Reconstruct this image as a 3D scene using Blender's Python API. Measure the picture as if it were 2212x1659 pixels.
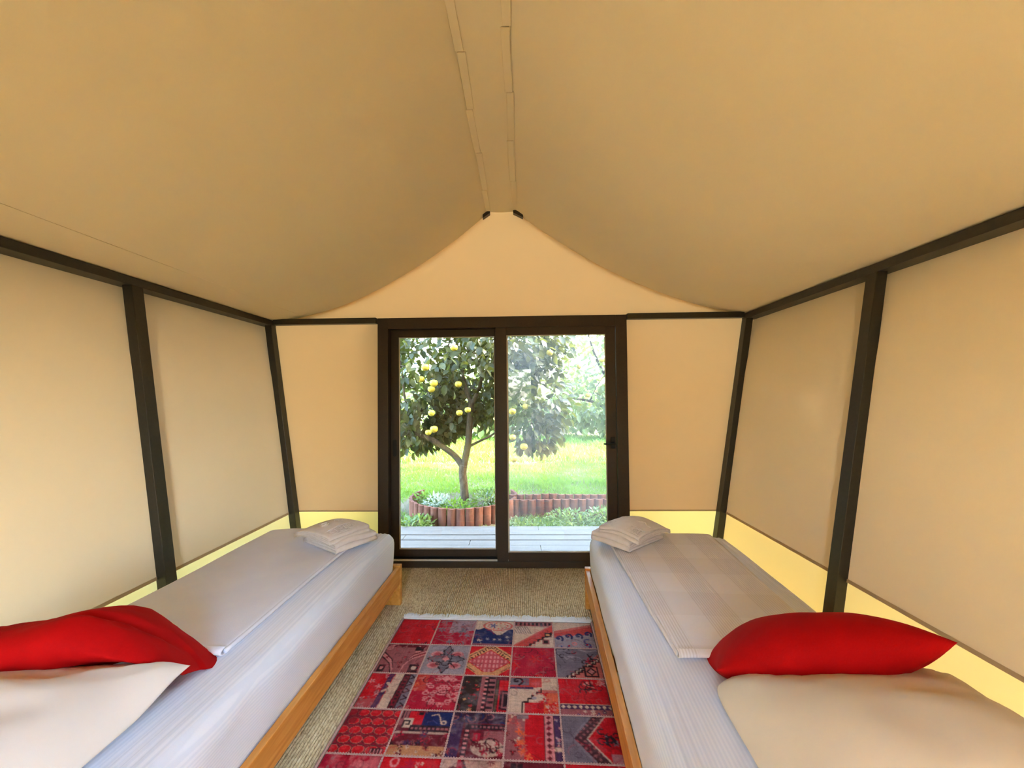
import bpy, bmesh, math, random
import numpy as np
from mathutils import Matrix, Vector, noise

for o in list(bpy.data.objects):
    bpy.data.objects.remove(o, do_unlink=True)
random.seed(7)
RNG = np.random.default_rng(11)
S = bpy.context.scene
COL = S.collection
PI = math.pi

# ------------------------------------------------------------------ camera
YAW, PITCH, ROLL = math.radians(1.539), math.radians(1.290), math.radians(-0.559)
fw = Vector((-math.sin(YAW) * math.cos(PITCH), math.cos(YAW) * math.cos(PITCH), math.sin(PITCH)))
rt = Vector((math.cos(YAW), math.sin(YAW), 0))
up = rt.cross(fw)
rt2 = rt * math.cos(ROLL) + up * math.sin(ROLL)
up2 = -rt * math.sin(ROLL) + up * math.cos(ROLL)
cam = bpy.data.cameras.new('camera')
cam.sensor_fit = 'HORIZONTAL'
cam.sensor_width = 36.0
cam.lens = 831.0 / 2212.0 * 36.0
cam.shift_y = 12.34 / 2212.0
cam.clip_start = 0.05
cam.clip_end = 300
cam_o = bpy.data.objects.new('camera', cam)
cam_o.matrix_world = Matrix(((rt2.x, up2.x, -fw.x, 0.0), (rt2.y, up2.y, -fw.y, 0.0),
                             (rt2.z, up2.z, -fw.z, 1.40), (0, 0, 0, 1)))
COL.objects.link(cam_o)
S.camera = cam_o

# ------------------------------------------------------------------ world, sun, exposure
SUN_EL, SUN_AZ = math.radians(31), math.radians(94)      # azimuth measured from +Y towards +X
W = bpy.data.worlds.new('sky_world')
S.world = W
W.use_nodes = True
wn = W.node_tree
wn.nodes.clear()
w_out = wn.nodes.new('ShaderNodeOutputWorld')
w_bg = wn.nodes.new('ShaderNodeBackground')
w_sky = wn.nodes.new('ShaderNodeTexSky')
w_sky.sky_type = 'NISHITA'
w_sky.sun_disc = False
w_sky.sun_elevation = SUN_EL
w_sky.sun_rotation = SUN_AZ
w_sky.air_density = 1.0
w_sky.dust_density = 3.0
w_sky.ozone_density = 1.0
w_bg.inputs['Strength'].default_value = 2.2
wn.links.new(w_sky.outputs[0], w_bg.inputs['Color'])
wn.links.new(w_bg.outputs[0], w_out.inputs['Surface'])

sun = bpy.data.lights.new('sun', 'SUN')
sun.energy = 6.5
sun.angle = math.radians(0.6)
sun.color = (1.0, 0.93, 0.80)
sun_o = bpy.data.objects.new('sun', sun)
sd = Vector((math.sin(SUN_AZ) * math.cos(SUN_EL), math.cos(SUN_AZ) * math.cos(SUN_EL), math.sin(SUN_EL)))
sun_o.rotation_euler = sd.to_track_quat('Z', 'Y').to_euler()
sun_o.location = (14, 4, 9)
COL.objects.link(sun_o)

S.view_settings.view_transform = 'Standard'
S.view_settings.look = 'None'
S.view_settings.gamma = 1.0
S.view_settings.use_curve_mapping = False
S.view_settings.exposure = 2.38
S.cycles.max_bounces = 7
S.cycles.diffuse_bounces = 5
S.cycles.glossy_bounces = 3
S.cycles.transparent_max_bounces = 10
S.cycles.transmission_bounces = 6
S.cycles.caustics_reflective = False
S.cycles.caustics_refractive = False
S.cycles.adaptive_threshold = 0.08
S.cycles.sample_clamp_indirect = 8.0


# ------------------------------------------------------------------ helpers
def lin(r, g, b):
    f = lambda c: (c / 12.92 if c <= 0.04045 else ((c + 0.055) / 1.055) ** 2.4)
    return (f(r / 255), f(g / 255), f(b / 255))


class MB:
    def __init__(s):
        s.v, s.f = [], []

    def add(s, vs, fs):
        n = len(s.v)
        s.v += [tuple(p) for p in vs]
        s.f += [tuple(i + n for i in f) for f in fs]
        return s

    def box(s, x0, x1, y0, y1, z0, z1):
        return s.add([(x0, y0, z0), (x1, y0, z0), (x1, y1, z0), (x0, y1, z0), (x0, y0, z1), (x1, y0, z1), (x1, y1, z1), (x0, y1, z1)],
                     [(0, 3, 2, 1), (4, 5, 6, 7), (0, 1, 5, 4), (1, 2, 6, 5), (2, 3, 7, 6), (3, 0, 4, 7)])

    def hexa(s, bot, top):
        return s.add(list(bot) + list(top), [(0, 3, 2, 1), (4, 5, 6, 7), (0, 1, 5, 4), (1, 2, 6, 5), (2, 3, 7, 6), (3, 0, 4, 7)])

    def grid(s, fn, nu, nv, flip=False):
        n = len(s.v)
        for j in range(nv + 1):
            for i in range(nu + 1):
                s.v.append(tuple(fn(i / nu, j / nv)))
        for j in range(nv):
            for i in range(nu):
                a = n + j * (nu + 1) + i
                q = (a, a + 1, a + nu + 2, a + nu + 1)
                s.f.append(q[::-1] if flip else q)
        return s

    def tube(s, pts, rad, seg=8, cap=True):
        pts = [Vector(p) for p in pts]
        n0 = len(s.v)
        for i, p in enumerate(pts):
            d = (pts[min(i + 1, len(pts) - 1)] - pts[max(i - 1, 0)]).normalized()
            a = Vector((0, 0, 1)) if abs(d.z) < 0.9 else Vector((1, 0, 0))
            u = d.cross(a).normalized()
            w = d.cross(u)
            r = rad[i] if isinstance(rad, (list, tuple)) else rad
            for k in range(seg):
                t = 2 * PI * k / seg
                s.v.append(tuple(p + u * (r * math.cos(t)) + w * (r * math.sin(t))))
        for i in range(len(pts) - 1):
            for k in range(seg):
                a, b = n0 + i * seg + k, n0 + i * seg + (k + 1) % seg
                s.f.append((a, b, b + seg, a + seg))
        if cap:
            s.f.append(tuple(n0 + k for k in range(seg))[::-1])
            s.f.append(tuple(n0 + (len(pts) - 1) * seg + k for k in range(seg)))
        return s

    def ring(s, x0, x1, z0, z1, wl, wr, wb, wt, y0, y1):
        """rectangular frame in the XZ plane"""
        s.box(x0, x0 + wl, y0, y1, z0, z1)
        s.box(x1 - wr, x1, y0, y1, z0, z1)
        s.box(x0 + wl, x1 - wr, y0, y1, z0, z0 + wb)
        s.box(x0 + wl, x1 - wr, y0, y1, z1 - wt, z1)
        return s

    def mesh(s, name, smooth=False):
        m = bpy.data.meshes.new(name)
        m.from_pydata(s.v, [], s.f)
        if smooth:
            m.polygons.foreach_set('use_smooth', [True] * len(m.polygons))
        m.update()
        return m

    def build(s, name, mat, parent=None, smooth=False, bevel=0.0, fixn=False, seg=2):
        m = s.mesh(name, smooth)
        if fixn:
            bm = bmesh.new()
            bm.from_mesh(m)
            bmesh.ops.recalc_face_normals(bm, faces=bm.faces)
            bm.to_mesh(m)
            bm.free()
        return obj(name, m, mat, parent, bevel, seg)


def obj(name, mesh, mat=None, parent=None, bevel=0.0, seg=2):
    o = bpy.data.objects.new(name, mesh)
    COL.objects.link(o)
    if mat is not None and len(mesh.materials) == 0:
        mesh.materials.append(mat)
    if parent is not None:
        o.parent = parent
    if bevel > 0:
        b = o.modifiers.new('bevel', 'BEVEL')
        b.width = bevel
        b.segments = seg
        b.limit_method = 'ANGLE'
    return o


def tag(o, label, cat, group=None, kind=None):
    if label:
        o['label'] = label
    if cat:
        o['category'] = cat
    if group:
        o['group'] = group
    if kind:
        o['kind'] = kind
    return o


def empty(name, loc=(0, 0, 0), rz=0.0):
    o = bpy.data.objects.new(name, None)
    o.location = loc
    o.rotation_euler = (0, 0, rz)
    COL.objects.link(o)
    return o


def nz(x, y, z=0.0):
    return noise.noise(Vector((x, y, z)))


# ------------------------------------------------------------------ materials
def new_mat(name):
    m = bpy.data.materials.new(name)
    m.use_nodes = True
    t = m.node_tree
    t.nodes.clear()
    out = t.nodes.new('ShaderNodeOutputMaterial')
    return m, t, out


def N(t, typ, **kw):
    n = t.nodes.new(typ)
    for k, v in kw.items():
        if k in n.inputs:
            n.inputs[k].default_value = v
        else:
            setattr(n, k, v)
    return n


def ramp(t, stops):
    r = t.nodes.new('ShaderNodeValToRGB')
    e = r.color_ramp.elements
    while len(e) < len(stops):
        e.new(0.5)
    for i, (p, c) in enumerate(stops):
        e[i].position = p
        e[i].color = (c[0], c[1], c[2], 1)
    return r


def simple(name, c1, c2=None, rough=0.6, scale=20.0, bump=0.0, bscale=200.0, spec=0.3, metal=0.0, stretch=None):
    m, t, out = new_mat(name)
    b = N(t, 'ShaderNodeBsdfPrincipled', Roughness=rough, Metallic=metal)
    b.inputs['Specular IOR Level'].default_value = spec
    tc = N(t, 'ShaderNodeTexCoord')
    mp = N(t, 'ShaderNodeMapping')
    t.links.new(tc.outputs['Object'], mp.inputs['Vector'])
    if stretch:
        mp.inputs['Scale'].default_value = stretch
    nt = N(t, 'ShaderNodeTexNoise', Scale=scale, Detail=5.0)
    t.links.new(mp.outputs[0], nt.inputs['Vector'])
    r = ramp(t, [(0.3, c1), (0.7, c2 or c1)])
    t.links.new(nt.outputs['Fac'], r.inputs['Fac'])
    t.links.new(r.outputs['Color'], b.inputs['Base Color'])
    if bump:
        n2 = N(t, 'ShaderNodeTexNoise', Scale=bscale, Detail=3.0)
        t.links.new(mp.outputs[0], n2.inputs['Vector'])
        bp = N(t, 'ShaderNodeBump', Strength=bump, Distance=0.002)
        t.links.new(n2.outputs['Fac'], bp.inputs['Height'])
        t.links.new(bp.outputs[0], b.inputs['Normal'])
    t.links.new(b.outputs[0], out.inputs['Surface'])
    return m


def fabric(name, c1, c2, trans=0.0, tcol=None, weave=900.0, bump=0.25, big=1.2):
    """canvas: diffuse + translucent, fine weave"""
    m, t, out = new_mat(name)
    tc = N(t, 'ShaderNodeTexCoord')
    n1 = N(t, 'ShaderNodeTexNoise', Scale=big, Detail=4.0)
    t.links.new(tc.outputs['Object'], n1.inputs['Vector'])
    n2 = N(t, 'ShaderNodeTexNoise', Scale=weave, Detail=2.0)
    t.links.new(tc.outputs['Object'], n2.inputs['Vector'])
    mx = N(t, 'ShaderNodeMix', data_type='FLOAT')
    mx.inputs[0].default_value = 0.35
    t.links.new(n1.outputs['Fac'], mx.inputs[2])
    t.links.new(n2.outputs['Fac'], mx.inputs[3])
    r = ramp(t, [(0.3, c1), (0.7, c2)])
    t.links.new(mx.outputs[0], r.inputs['Fac'])
    d = N(t, 'ShaderNodeBsdfDiffuse', Roughness=0.6)
    t.links.new(r.outputs['Color'], d.inputs['Color'])
    bp = N(t, 'ShaderNodeBump', Strength=bump, Distance=0.0008)
    t.links.new(n2.outputs['Fac'], bp.inputs['Height'])
    t.links.new(bp.outputs[0], d.inputs['Normal'])
    if trans > 0:
        tr = N(t, 'ShaderNodeBsdfTranslucent')
        tr.inputs['Color'].default_value = (*tcol, 1)
        ms = N(t, 'ShaderNodeMixShader', Fac=trans)
        t.links.new(d.outputs[0], ms.inputs[1])
        t.links.new(tr.outputs[0], ms.inputs[2])
        t.links.new(ms.outputs[0], out.inputs['Surface'])
    else:
        t.links.new(d.outputs[0], out.inputs['Surface'])
    return m


def leaf_mat(name, c1, c2, c3, trans=0.4, tcol=(0.5, 0.65, 0.08), scale=3.0, rough=0.45):
    m, t, out = new_mat(name)
    g = N(t, 'ShaderNodeNewGeometry')
    n1 = N(t, 'ShaderNodeTexNoise', Scale=scale, Detail=3.0)
    t.links.new(g.outputs['Position'], n1.inputs['Vector'])
    r = ramp(t, [(0.3, c1), (0.5, c2), (0.7, c3)])
    t.links.new(n1.outputs['Fac'], r.inputs['Fac'])
    b = N(t, 'ShaderNodeBsdfPrincipled', Roughness=rough)
    b.inputs['Specular IOR Level'].default_value = 0.35
    t.links.new(r.outputs['Color'], b.inputs['Base Color'])
    tr = N(t, 'ShaderNodeBsdfTranslucent')
    tr.inputs['Color'].default_value = (*tcol, 1)
    ms = N(t, 'ShaderNodeMixShader', Fac=trans)
    t.links.new(b.outputs[0], ms.inputs[1])
    t.links.new(tr.outputs[0], ms.inputs[2])
    t.links.new(ms.outputs[0], out.inputs['Surface'])
    return m


def wood_mat(name, c1, c2, c3, axis_scale=(14, 1.2, 14), rough=0.42, scale=3.0):
    m, t, out = new_mat(name)
    tc = N(t, 'ShaderNodeTexCoord')
    mp = N(t, 'ShaderNodeMapping')
    mp.inputs['Scale'].default_value = axis_scale
    t.links.new(tc.outputs['Object'], mp.inputs['Vector'])
    n1 = N(t, 'ShaderNodeTexNoise', Scale=scale, Detail=6.0, Distortion=0.6)
    t.links.new(mp.outputs[0], n1.inputs['Vector'])
    r = ramp(t, [(0.25, c1), (0.5, c2), (0.75, c3)])
    t.links.new(n1.outputs['Fac'], r.inputs['Fac'])
    # a few small knots
    vo = N(t, 'ShaderNodeTexVoronoi', Scale=3.2)
    mp2 = N(t, 'ShaderNodeMapping')
    mp2.inputs['Scale'].default_value = (1.0, 0.55, 1.0)
    t.links.new(tc.outputs['Object'], mp2.inputs['Vector'])
    t.links.new(mp2.outputs[0], vo.inputs['Vector'])
    kr = ramp(t, [(0.02, (0, 0, 0)), (0.045, (1, 1, 1))])
    t.links.new(vo.outputs['Distance'], kr.inputs['Fac'])
    mx = N(t, 'ShaderNodeMix', data_type='RGBA')
    mx.inputs[6].default_value = (c1[0] * 0.25, c1[1] * 0.2, c1[2] * 0.2, 1)
    t.links.new(kr.outputs['Color'], mx.inputs[0])
    t.links.new(r.outputs['Color'], mx.inputs[7])
    b = N(t, 'ShaderNodeBsdfPrincipled', Roughness=rough)
    b.inputs['Specular IOR Level'].default_value = 0.35
    t.links.new(mx.outputs[2], b.inputs['Base Color'])
    t.links.new(b.outputs[0], out.inputs['Surface'])
    return m


def stripe_sheet_mat(name, c1, c2, period=0.012, tint=None):
    """white cotton with fine satin stripes running along local y"""
    m, t, out = new_mat(name)
    tc = N(t, 'ShaderNodeTexCoord')
    sx = N(t, 'ShaderNodeSeparateXYZ')
    t.links.new(tc.outputs['Object'], sx.inputs[0])
    # use x + z so the stripes also run on along the hanging sides
    ad = N(t, 'ShaderNodeMath', operation='ADD')
    t.links.new(sx.outputs['X'], ad.inputs[0])
    t.links.new(sx.outputs['Z'], ad.inputs[1])
    mu = N(t, 'ShaderNodeMath', operation='MULTIPLY')
    mu.inputs[1].default_value = 2 * PI / period
    t.links.new(ad.outputs[0], mu.inputs[0])
    sn = N(t, 'ShaderNodeMath', operation='SINE')
    t.links.new(mu.outputs[0], sn.inputs[0])
    r = ramp(t, [(0.35, c1), (0.65, c2)])
    mr = N(t, 'ShaderNodeMapRange')
    mr.inputs['From Min'].default_value = -1
    t.links.new(sn.outputs[0], mr.inputs['Value'])
    t.links.new(mr.outputs[0], r.inputs['Fac'])
    b = N(t, 'ShaderNodeBsdfPrincipled', Roughness=0.75)
    b.inputs['Specular IOR Level'].default_value = 0.2
    b.inputs['Sheen Weight'].default_value = 0.15
    t.links.new(r.outputs['Color'], b.inputs['Base Color'])
    nt = N(t, 'ShaderNodeTexNoise', Scale=700.0, Detail=2.0)
    t.links.new(tc.outputs['Object'], nt.inputs['Vector'])
    a2 = N(t, 'ShaderNodeMath', operation='MULTIPLY_ADD')
    a2.inputs[1].default_value = 0.5
    t.links.new(sn.outputs[0], a2.inputs[0])
    t.links.new(nt.outputs['Fac'], a2.inputs[2])
    bp = N(t, 'ShaderNodeBump', Strength=0.3, Distance=0.0006)
    t.links.new(a2.outputs[0], bp.inputs['Height'])
    t.links.new(bp.outputs[0], b.inputs['Normal'])
    t.links.new(b.outputs[0], out.inputs['Surface'])
    return m


def throw_mat(name, base, dark, period=0.0105):
    """woven throw: bands of fine ribs along local y and broad cross bands"""
    m, t, out = new_mat(name)
    tc = N(t, 'ShaderNodeTexCoord')
    sx = N(t, 'ShaderNodeSeparateXYZ')
    t.links.new(tc.outputs['Object'], sx.inputs[0])

    def wave(src, per, lo, hi):
        mu = N(t, 'ShaderNodeMath', operation='MULTIPLY')
        mu.inputs[1].default_value = 2 * PI / per
        t.links.new(src, mu.inputs[0])
        sn = N(t, 'ShaderNodeMath', operation='SINE')
        t.links.new(mu.outputs[0], sn.inputs[0])
        mr = N(t, 'ShaderNodeMapRange', interpolation_type='SMOOTHSTEP')
        mr.inputs['From Min'].default_value = lo
        mr.inputs['From Max'].default_value = hi
        t.links.new(sn.outputs[0], mr.inputs['Value'])
        return mr.outputs[0]
    ribs = wave(sx.outputs['X'], period, -0.3, 0.5)
    shift = N(t, 'ShaderNodeMath', operation='ADD')
    shift.inputs[1].default_value = 0.335
    t.links.new(sx.outputs['X'], shift.inputs[0])
    band = wave(shift.outputs[0], 0.245, -0.12, -0.05)       # where ribs appear
    cross = wave(sx.outputs['Y'], 0.38, -0.05, 0.05)
    mul = N(t, 'ShaderNodeMath', operation='MULTIPLY')
    t.links.new(ribs, mul.inputs[0])
    t.links.new(band, mul.inputs[1])
    mad = N(t, 'ShaderNodeMath', operation='MULTIPLY_ADD')
    mad.inputs[1].default_value = 0.22
    t.links.new(cross, mad.inputs[0])
    m6 = N(t, 'ShaderNodeMath', operation='MULTIPLY')
    m6.inputs[1].default_value = 0.6
    t.links.new(mul.outputs[0], m6.inputs[0])
    t.links.new(m6.outputs[0], mad.inputs[2])
    r = ramp(t, [(0.0, base), (1.0, dark)])
    t.links.new(mad.outputs[0], r.inputs['Fac'])
    b = N(t, 'ShaderNodeBsdfPrincipled', Roughness=0.85)
    b.inputs['Specular IOR Level'].default_value = 0.15
    b.inputs['Sheen Weight'].default_value = 0.2
    t.links.new(r.outputs['Color'], b.inputs['Base Color'])
    nt = N(t, 'ShaderNodeTexNoise', Scale=500.0, Detail=2.0)
    t.links.new(tc.outputs['Object'], nt.inputs['Vector'])
    h = N(t, 'ShaderNodeMath', operation='SUBTRACT')
    t.links.new(nt.outputs['Fac'], h.inputs[0])
    t.links.new(mul.outputs[0], h.inputs[1])
    bp = N(t, 'ShaderNodeBump', Strength=0.5, Distance=0.0012)
    t.links.new(h.outputs[0], bp.inputs['Height'])
    t.links.new(bp.outputs[0], b.inputs['Normal'])
    t.links.new(b.outputs[0], out.inputs['Surface'])
    return m


def glass_mat(name, haze=0.0, hazecol=(0.8, 0.85, 0.85)):
    m, t, out = new_mat(name)
    tp = N(t, 'ShaderNodeBsdfTransparent')
    tp.inputs['Color'].default_value = (0.96, 0.98, 0.97, 1)
    gl = N(t, 'ShaderNodeBsdfGlossy', Roughness=0.02)
    fr = N(t, 'ShaderNodeFresnel', IOR=1.45)
    ms = N(t, 'ShaderNodeMixShader')
    t.links.new(fr.outputs[0], ms.inputs[0])
    t.links.new(tp.outputs[0], ms.inputs[1])
    t.links.new(gl.outputs[0], ms.inputs[2])
    last = ms
    if haze > 0:
        tl = N(t, 'ShaderNodeBsdfTranslucent')
        tl.inputs['Color'].default_value = (*hazecol, 1)
        tc = N(t, 'ShaderNodeTexCoord')
        nt = N(t, 'ShaderNodeTexNoise', Scale=2.5, Detail=4.0)
        t.links.new(tc.outputs['Object'], nt.inputs['Vector'])
        mr = N(t, 'ShaderNodeMapRange')
        mr.inputs['From Min'].default_value = 0.3
        mr.inputs['From Max'].default_value = 0.7
        mr.inputs['To Min'].default_value = haze * 0.5
        mr.inputs['To Max'].default_value = haze * 1.5
        t.links.new(nt.outputs['Fac'], mr.inputs['Value'])
        m2 = N(t, 'ShaderNodeMixShader')
        t.links.new(mr.outputs[0], m2.inputs[0])
        t.links.new(ms.outputs[0], m2.inputs[1])
        t.links.new(tl.outputs[0], m2.inputs[2])
        last = m2
    t.links.new(last.outputs[0], out.inputs['Surface'])
    return m


def attr_mat(name, rough=0.95, bump=0.6):
    """pile fabric coloured by the woven design stored on the mesh"""
    m, t, out = new_mat(name)
    a = N(t, 'ShaderNodeAttribute', attribute_name='design')
    b = N(t, 'ShaderNodeBsdfPrincipled', Roughness=rough)
    b.inputs['Specular IOR Level'].default_value = 0.1
    tc = N(t, 'ShaderNodeTexCoord')
    nt = N(t, 'ShaderNodeTexNoise', Scale=420.0, Detail=3.0)
    t.links.new(tc.outputs['Object'], nt.inputs['Vector'])
    mr = N(t, 'ShaderNodeMapRange')
    mr.inputs['From Min'].default_value = 0.25
    mr.inputs['From Max'].default_value = 0.75
    mr.inputs['To Min'].default_value = 0.84
    mr.inputs['To Max'].default_value = 1.38
    t.links.new(nt.outputs['Fac'], mr.inputs['Value'])
    vm = N(t, 'ShaderNodeVectorMath', operation='SCALE')
    t.links.new(a.outputs['Color'], vm.inputs[0])
    t.links.new(mr.outputs[0], vm.inputs['Scale'])
    t.links.new(vm.outputs[0], b.inputs['Base Color'])
    bp = N(t, 'ShaderNodeBump', Strength=bump, Distance=0.002)
    t.links.new(nt.outputs['Fac'], bp.inputs['Height'])
    t.links.new(bp.outputs[0], b.inputs['Normal'])
    t.links.new(b.outputs[0], out.inputs['Surface'])
    return m


M = {}
M['wall'] = fabric('wall_canvas', (0.77, 0.645, 0.435), (0.81, 0.68, 0.465), 0.012, (1.0, 0.74, 0.42))
M['back'] = fabric('gable_canvas', (0.74, 0.525, 0.30), (0.78, 0.56, 0.325), 0.046, (0.95, 0.56, 0.20))
M['ceil'] = fabric('roof_canvas', (0.74, 0.635, 0.445), (0.78, 0.67, 0.475), 0.0, (0.80, 0.60, 0.35))
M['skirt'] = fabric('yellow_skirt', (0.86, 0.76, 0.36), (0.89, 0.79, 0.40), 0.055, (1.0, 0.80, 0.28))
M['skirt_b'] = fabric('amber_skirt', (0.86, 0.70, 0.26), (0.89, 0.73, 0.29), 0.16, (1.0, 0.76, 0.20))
M['hem'] = fabric('canvas_hem', (0.50, 0.37, 0.22), (0.55, 0.41, 0.25), 0.05, (0.6, 0.45, 0.2))
M['post'] = simple('dark_powder_coat', (0.024, 0.022, 0.017), (0.034, 0.030, 0.022), rough=0.38, scale=60, bump=0.15, bscale=500, spec=0.5)
M['frame'] = simple('brown_door_frame', (0.030, 0.017, 0.010), (0.042, 0.024, 0.014), rough=0.5, scale=90, bump=0.25, bscale=700, spec=0.4)
M['black'] = simple('black_plastic', (0.006, 0.006, 0.006), (0.010, 0.010, 0.010), rough=0.45)
M['alu'] = simple('bare_aluminium', (0.62, 0.60, 0.56), (0.72, 0.70, 0.66), rough=0.35, metal=0.4, spec=0.5)
M['gasket'] = simple('glazing_gasket', (0.50, 0.46, 0.38), (0.58, 0.53, 0.44), rough=0.6)
M['glass_l'] = glass_mat('clear_glass')
M['glass_r'] = glass_mat('milky_glass', 0.032)  # uneven milky veil mixed into the right pane
M['pine'] = wood_mat('varnished_pine', lin(190, 120, 45), lin(214, 146, 66), lin(228, 166, 88))
M['sheet'] = stripe_sheet_mat('striped_sheet', (0.73, 0.78, 0.92), (0.79, 0.83, 0.955))
M['throw_plain'] = simple('plain_throw', (0.75, 0.78, 0.93), (0.80, 0.83, 0.96), rough=0.9, scale=6, bump=0.3, bscale=450, spec=0.1)
M['throw_rib'] = throw_mat('ribbed_throw', (0.84, 0.82, 0.87), (0.68, 0.64, 0.66))
M['pillow'] = simple('pillow_cotton', (0.72, 0.67, 0.65), (0.75, 0.70, 0.68), rough=0.85, scale=4, bump=0.06, bscale=700, spec=0.08)
M['pillow2'] = simple('warm_lit_pillow_cotton', (0.72, 0.63, 0.52), (0.75, 0.66, 0.55), rough=0.85, scale=4, bump=0.06, bscale=700, spec=0.08)  # white pillow copy with warm light off the canvas walls in its colour
M['red'] = simple('red_cotton', (0.36, 0.002, 0.003), (0.44, 0.003, 0.004), rough=0.8, scale=5, bump=0.2, bscale=600, spec=0.08)
M['towel'] = simple('towel_terry', (0.74, 0.68, 0.66), (0.80, 0.74, 0.72), rough=0.95, scale=30, bump=0.8, bscale=380, spec=0.05)
M['fringe'] = simple('cotton_fringe', (0.80, 0.84, 0.88), (0.88, 0.91, 0.94), rough=0.9, scale=80)
M['seam'] = simple('cream_stitching', lin(206, 172, 164), lin(178, 140, 134), rough=0.95, scale=120)
M['rug'] = attr_mat('patchwork_pile')
M['rugback'] = simple('rug_backing', lin(120, 100, 90), lin(90, 75, 70), rough=0.95)


def jute_mat():
    m, t, out = new_mat('woven_jute')
    tc = N(t, 'ShaderNodeTexCoord')
    mp = N(t, 'ShaderNodeMapping')
    mp.inputs['Scale'].default_value = (74, 52, 74)
    t.links.new(tc.outputs['Object'], mp.inputs['Vector'])
    n1 = N(t, 'ShaderNodeTexNoise', Scale=1.0, Detail=3.0)
    t.links.new(mp.outputs[0], n1.inputs['Vector'])
    n2 = N(t, 'ShaderNodeTexNoise', Scale=5.0, Detail=4.0)
    t.links.new(tc.outputs['Object'], n2.inputs['Vector'])
    r1 = ramp(t, [(0.30, lin(196, 172, 134)), (0.50, lin(238, 220, 178)), (0.72, lin(252, 240, 210))])
    t.links.new(n1.outputs['Fac'], r1.inputs['Fac'])
    r2 = ramp(t, [(0.3, (0.86, 0.85, 0.83)), (0.7, (1.0, 1.0, 1.0))])
    t.links.new(n2.outputs['Fac'], r2.inputs['Fac'])
    mx = N(t, 'ShaderNodeMix', data_type='RGBA', blend_type='MULTIPLY')
    mx.inputs[0].default_value = 1.0
    t.links.new(r1.outputs['Color'], mx.inputs[6])
    t.links.new(r2.outputs['Color'], mx.inputs[7])
    b = N(t, 'ShaderNodeBsdfPrincipled', Roughness=0.95)
    b.inputs['Specular IOR Level'].default_value = 0.05
    t.links.new(mx.outputs[2], b.inputs['Base Color'])
    bp = N(t, 'ShaderNodeBump', Strength=0.9, Distance=0.004)
    t.links.new(n1.outputs['Fac'], bp.inputs['Height'])
    t.links.new(bp.outputs[0], b.inputs['Normal'])
    t.links.new(b.outputs[0], out.inputs['Surface'])
    return m


M['jute'] = jute_mat()
M['soil'] = simple('garden_soil', (0.05, 0.04, 0.022), (0.10, 0.075, 0.04), rough=1.0, scale=9, bump=0.8, bscale=40)
M['deck'] = wood_mat('weathered_deck', (0.034, 0.034, 0.031), (0.046, 0.046, 0.042), (0.062, 0.061, 0.055), axis_scale=(1.2, 20, 20), rough=0.75)
M['terra'] = simple('terracotta', lin(70, 44, 35), lin(100, 66, 54), rough=0.9, scale=7, bump=0.4, bscale=60, spec=0.1, stretch=(4, 4, 0.8))
M['bark'] = simple('citrus_bark', lin(52, 45, 35), lin(84, 75, 61), rough=0.95, scale=14, bump=0.9, bscale=60, spec=0.1, stretch=(3, 3, 1))
M['leaf'] = leaf_mat('citrus_leaf', lin(30, 40, 17), lin(46, 54, 25), lin(70, 74, 38), 0.25, (0.13, 0.15, 0.02))
M['leaf2'] = leaf_mat('sunlit_citrus_leaf', lin(70, 84, 46), lin(92, 104, 60), lin(114, 124, 78), 0.36, (0.24, 0.29, 0.07))  # overexposed sunlight on the far tree put into a paler leaf colour
M['leafbg'] = leaf_mat('hedge_leaf', lin(46, 68, 36), lin(74, 96, 50), lin(102, 120, 66), 0.36, (0.26, 0.33, 0.09), scale=1.0)
M['grass'] = leaf_mat('grass_blade', lin(46, 84, 22), lin(64, 102, 30), lin(82, 116, 38), 0.38, (0.19, 0.28, 0.025), scale=2.0, rough=0.6)
M['weed'] = leaf_mat('weed_leaf', lin(44, 70, 30), lin(66, 90, 42), lin(84, 102, 56), 0.3, (0.2, 0.28, 0.05), scale=5.0)
M['silver'] = leaf_mat('silver_leaf', lin(92, 108, 94), lin(116, 128, 116), lin(136, 144, 136), 0.25, (0.5, 0.6, 0.4), scale=5.0)
M['fruit'] = simple('pomelo_peel', lin(140, 130, 36), lin(164, 150, 50), rough=0.5, scale=9, bump=0.3, bscale=120, spec=0.3)

# ------------------------------------------------------------------ room shell
YB, YR = 3.24, -1.50            # gable wall with the door, rear gable wall


def in_l(z):                    # inner face of the left posts
    return -2.105 + (2.03 - z) * 0.132


def in_r(z):
    return 1.826 - (2.035 - z) * 0.156


def off(z):                     # canvas hangs behind the posts, further out under the eave rail
    return 0.050 + 0.055 * max(0.0, (z - 1.55) / 0.48) ** 2


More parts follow.
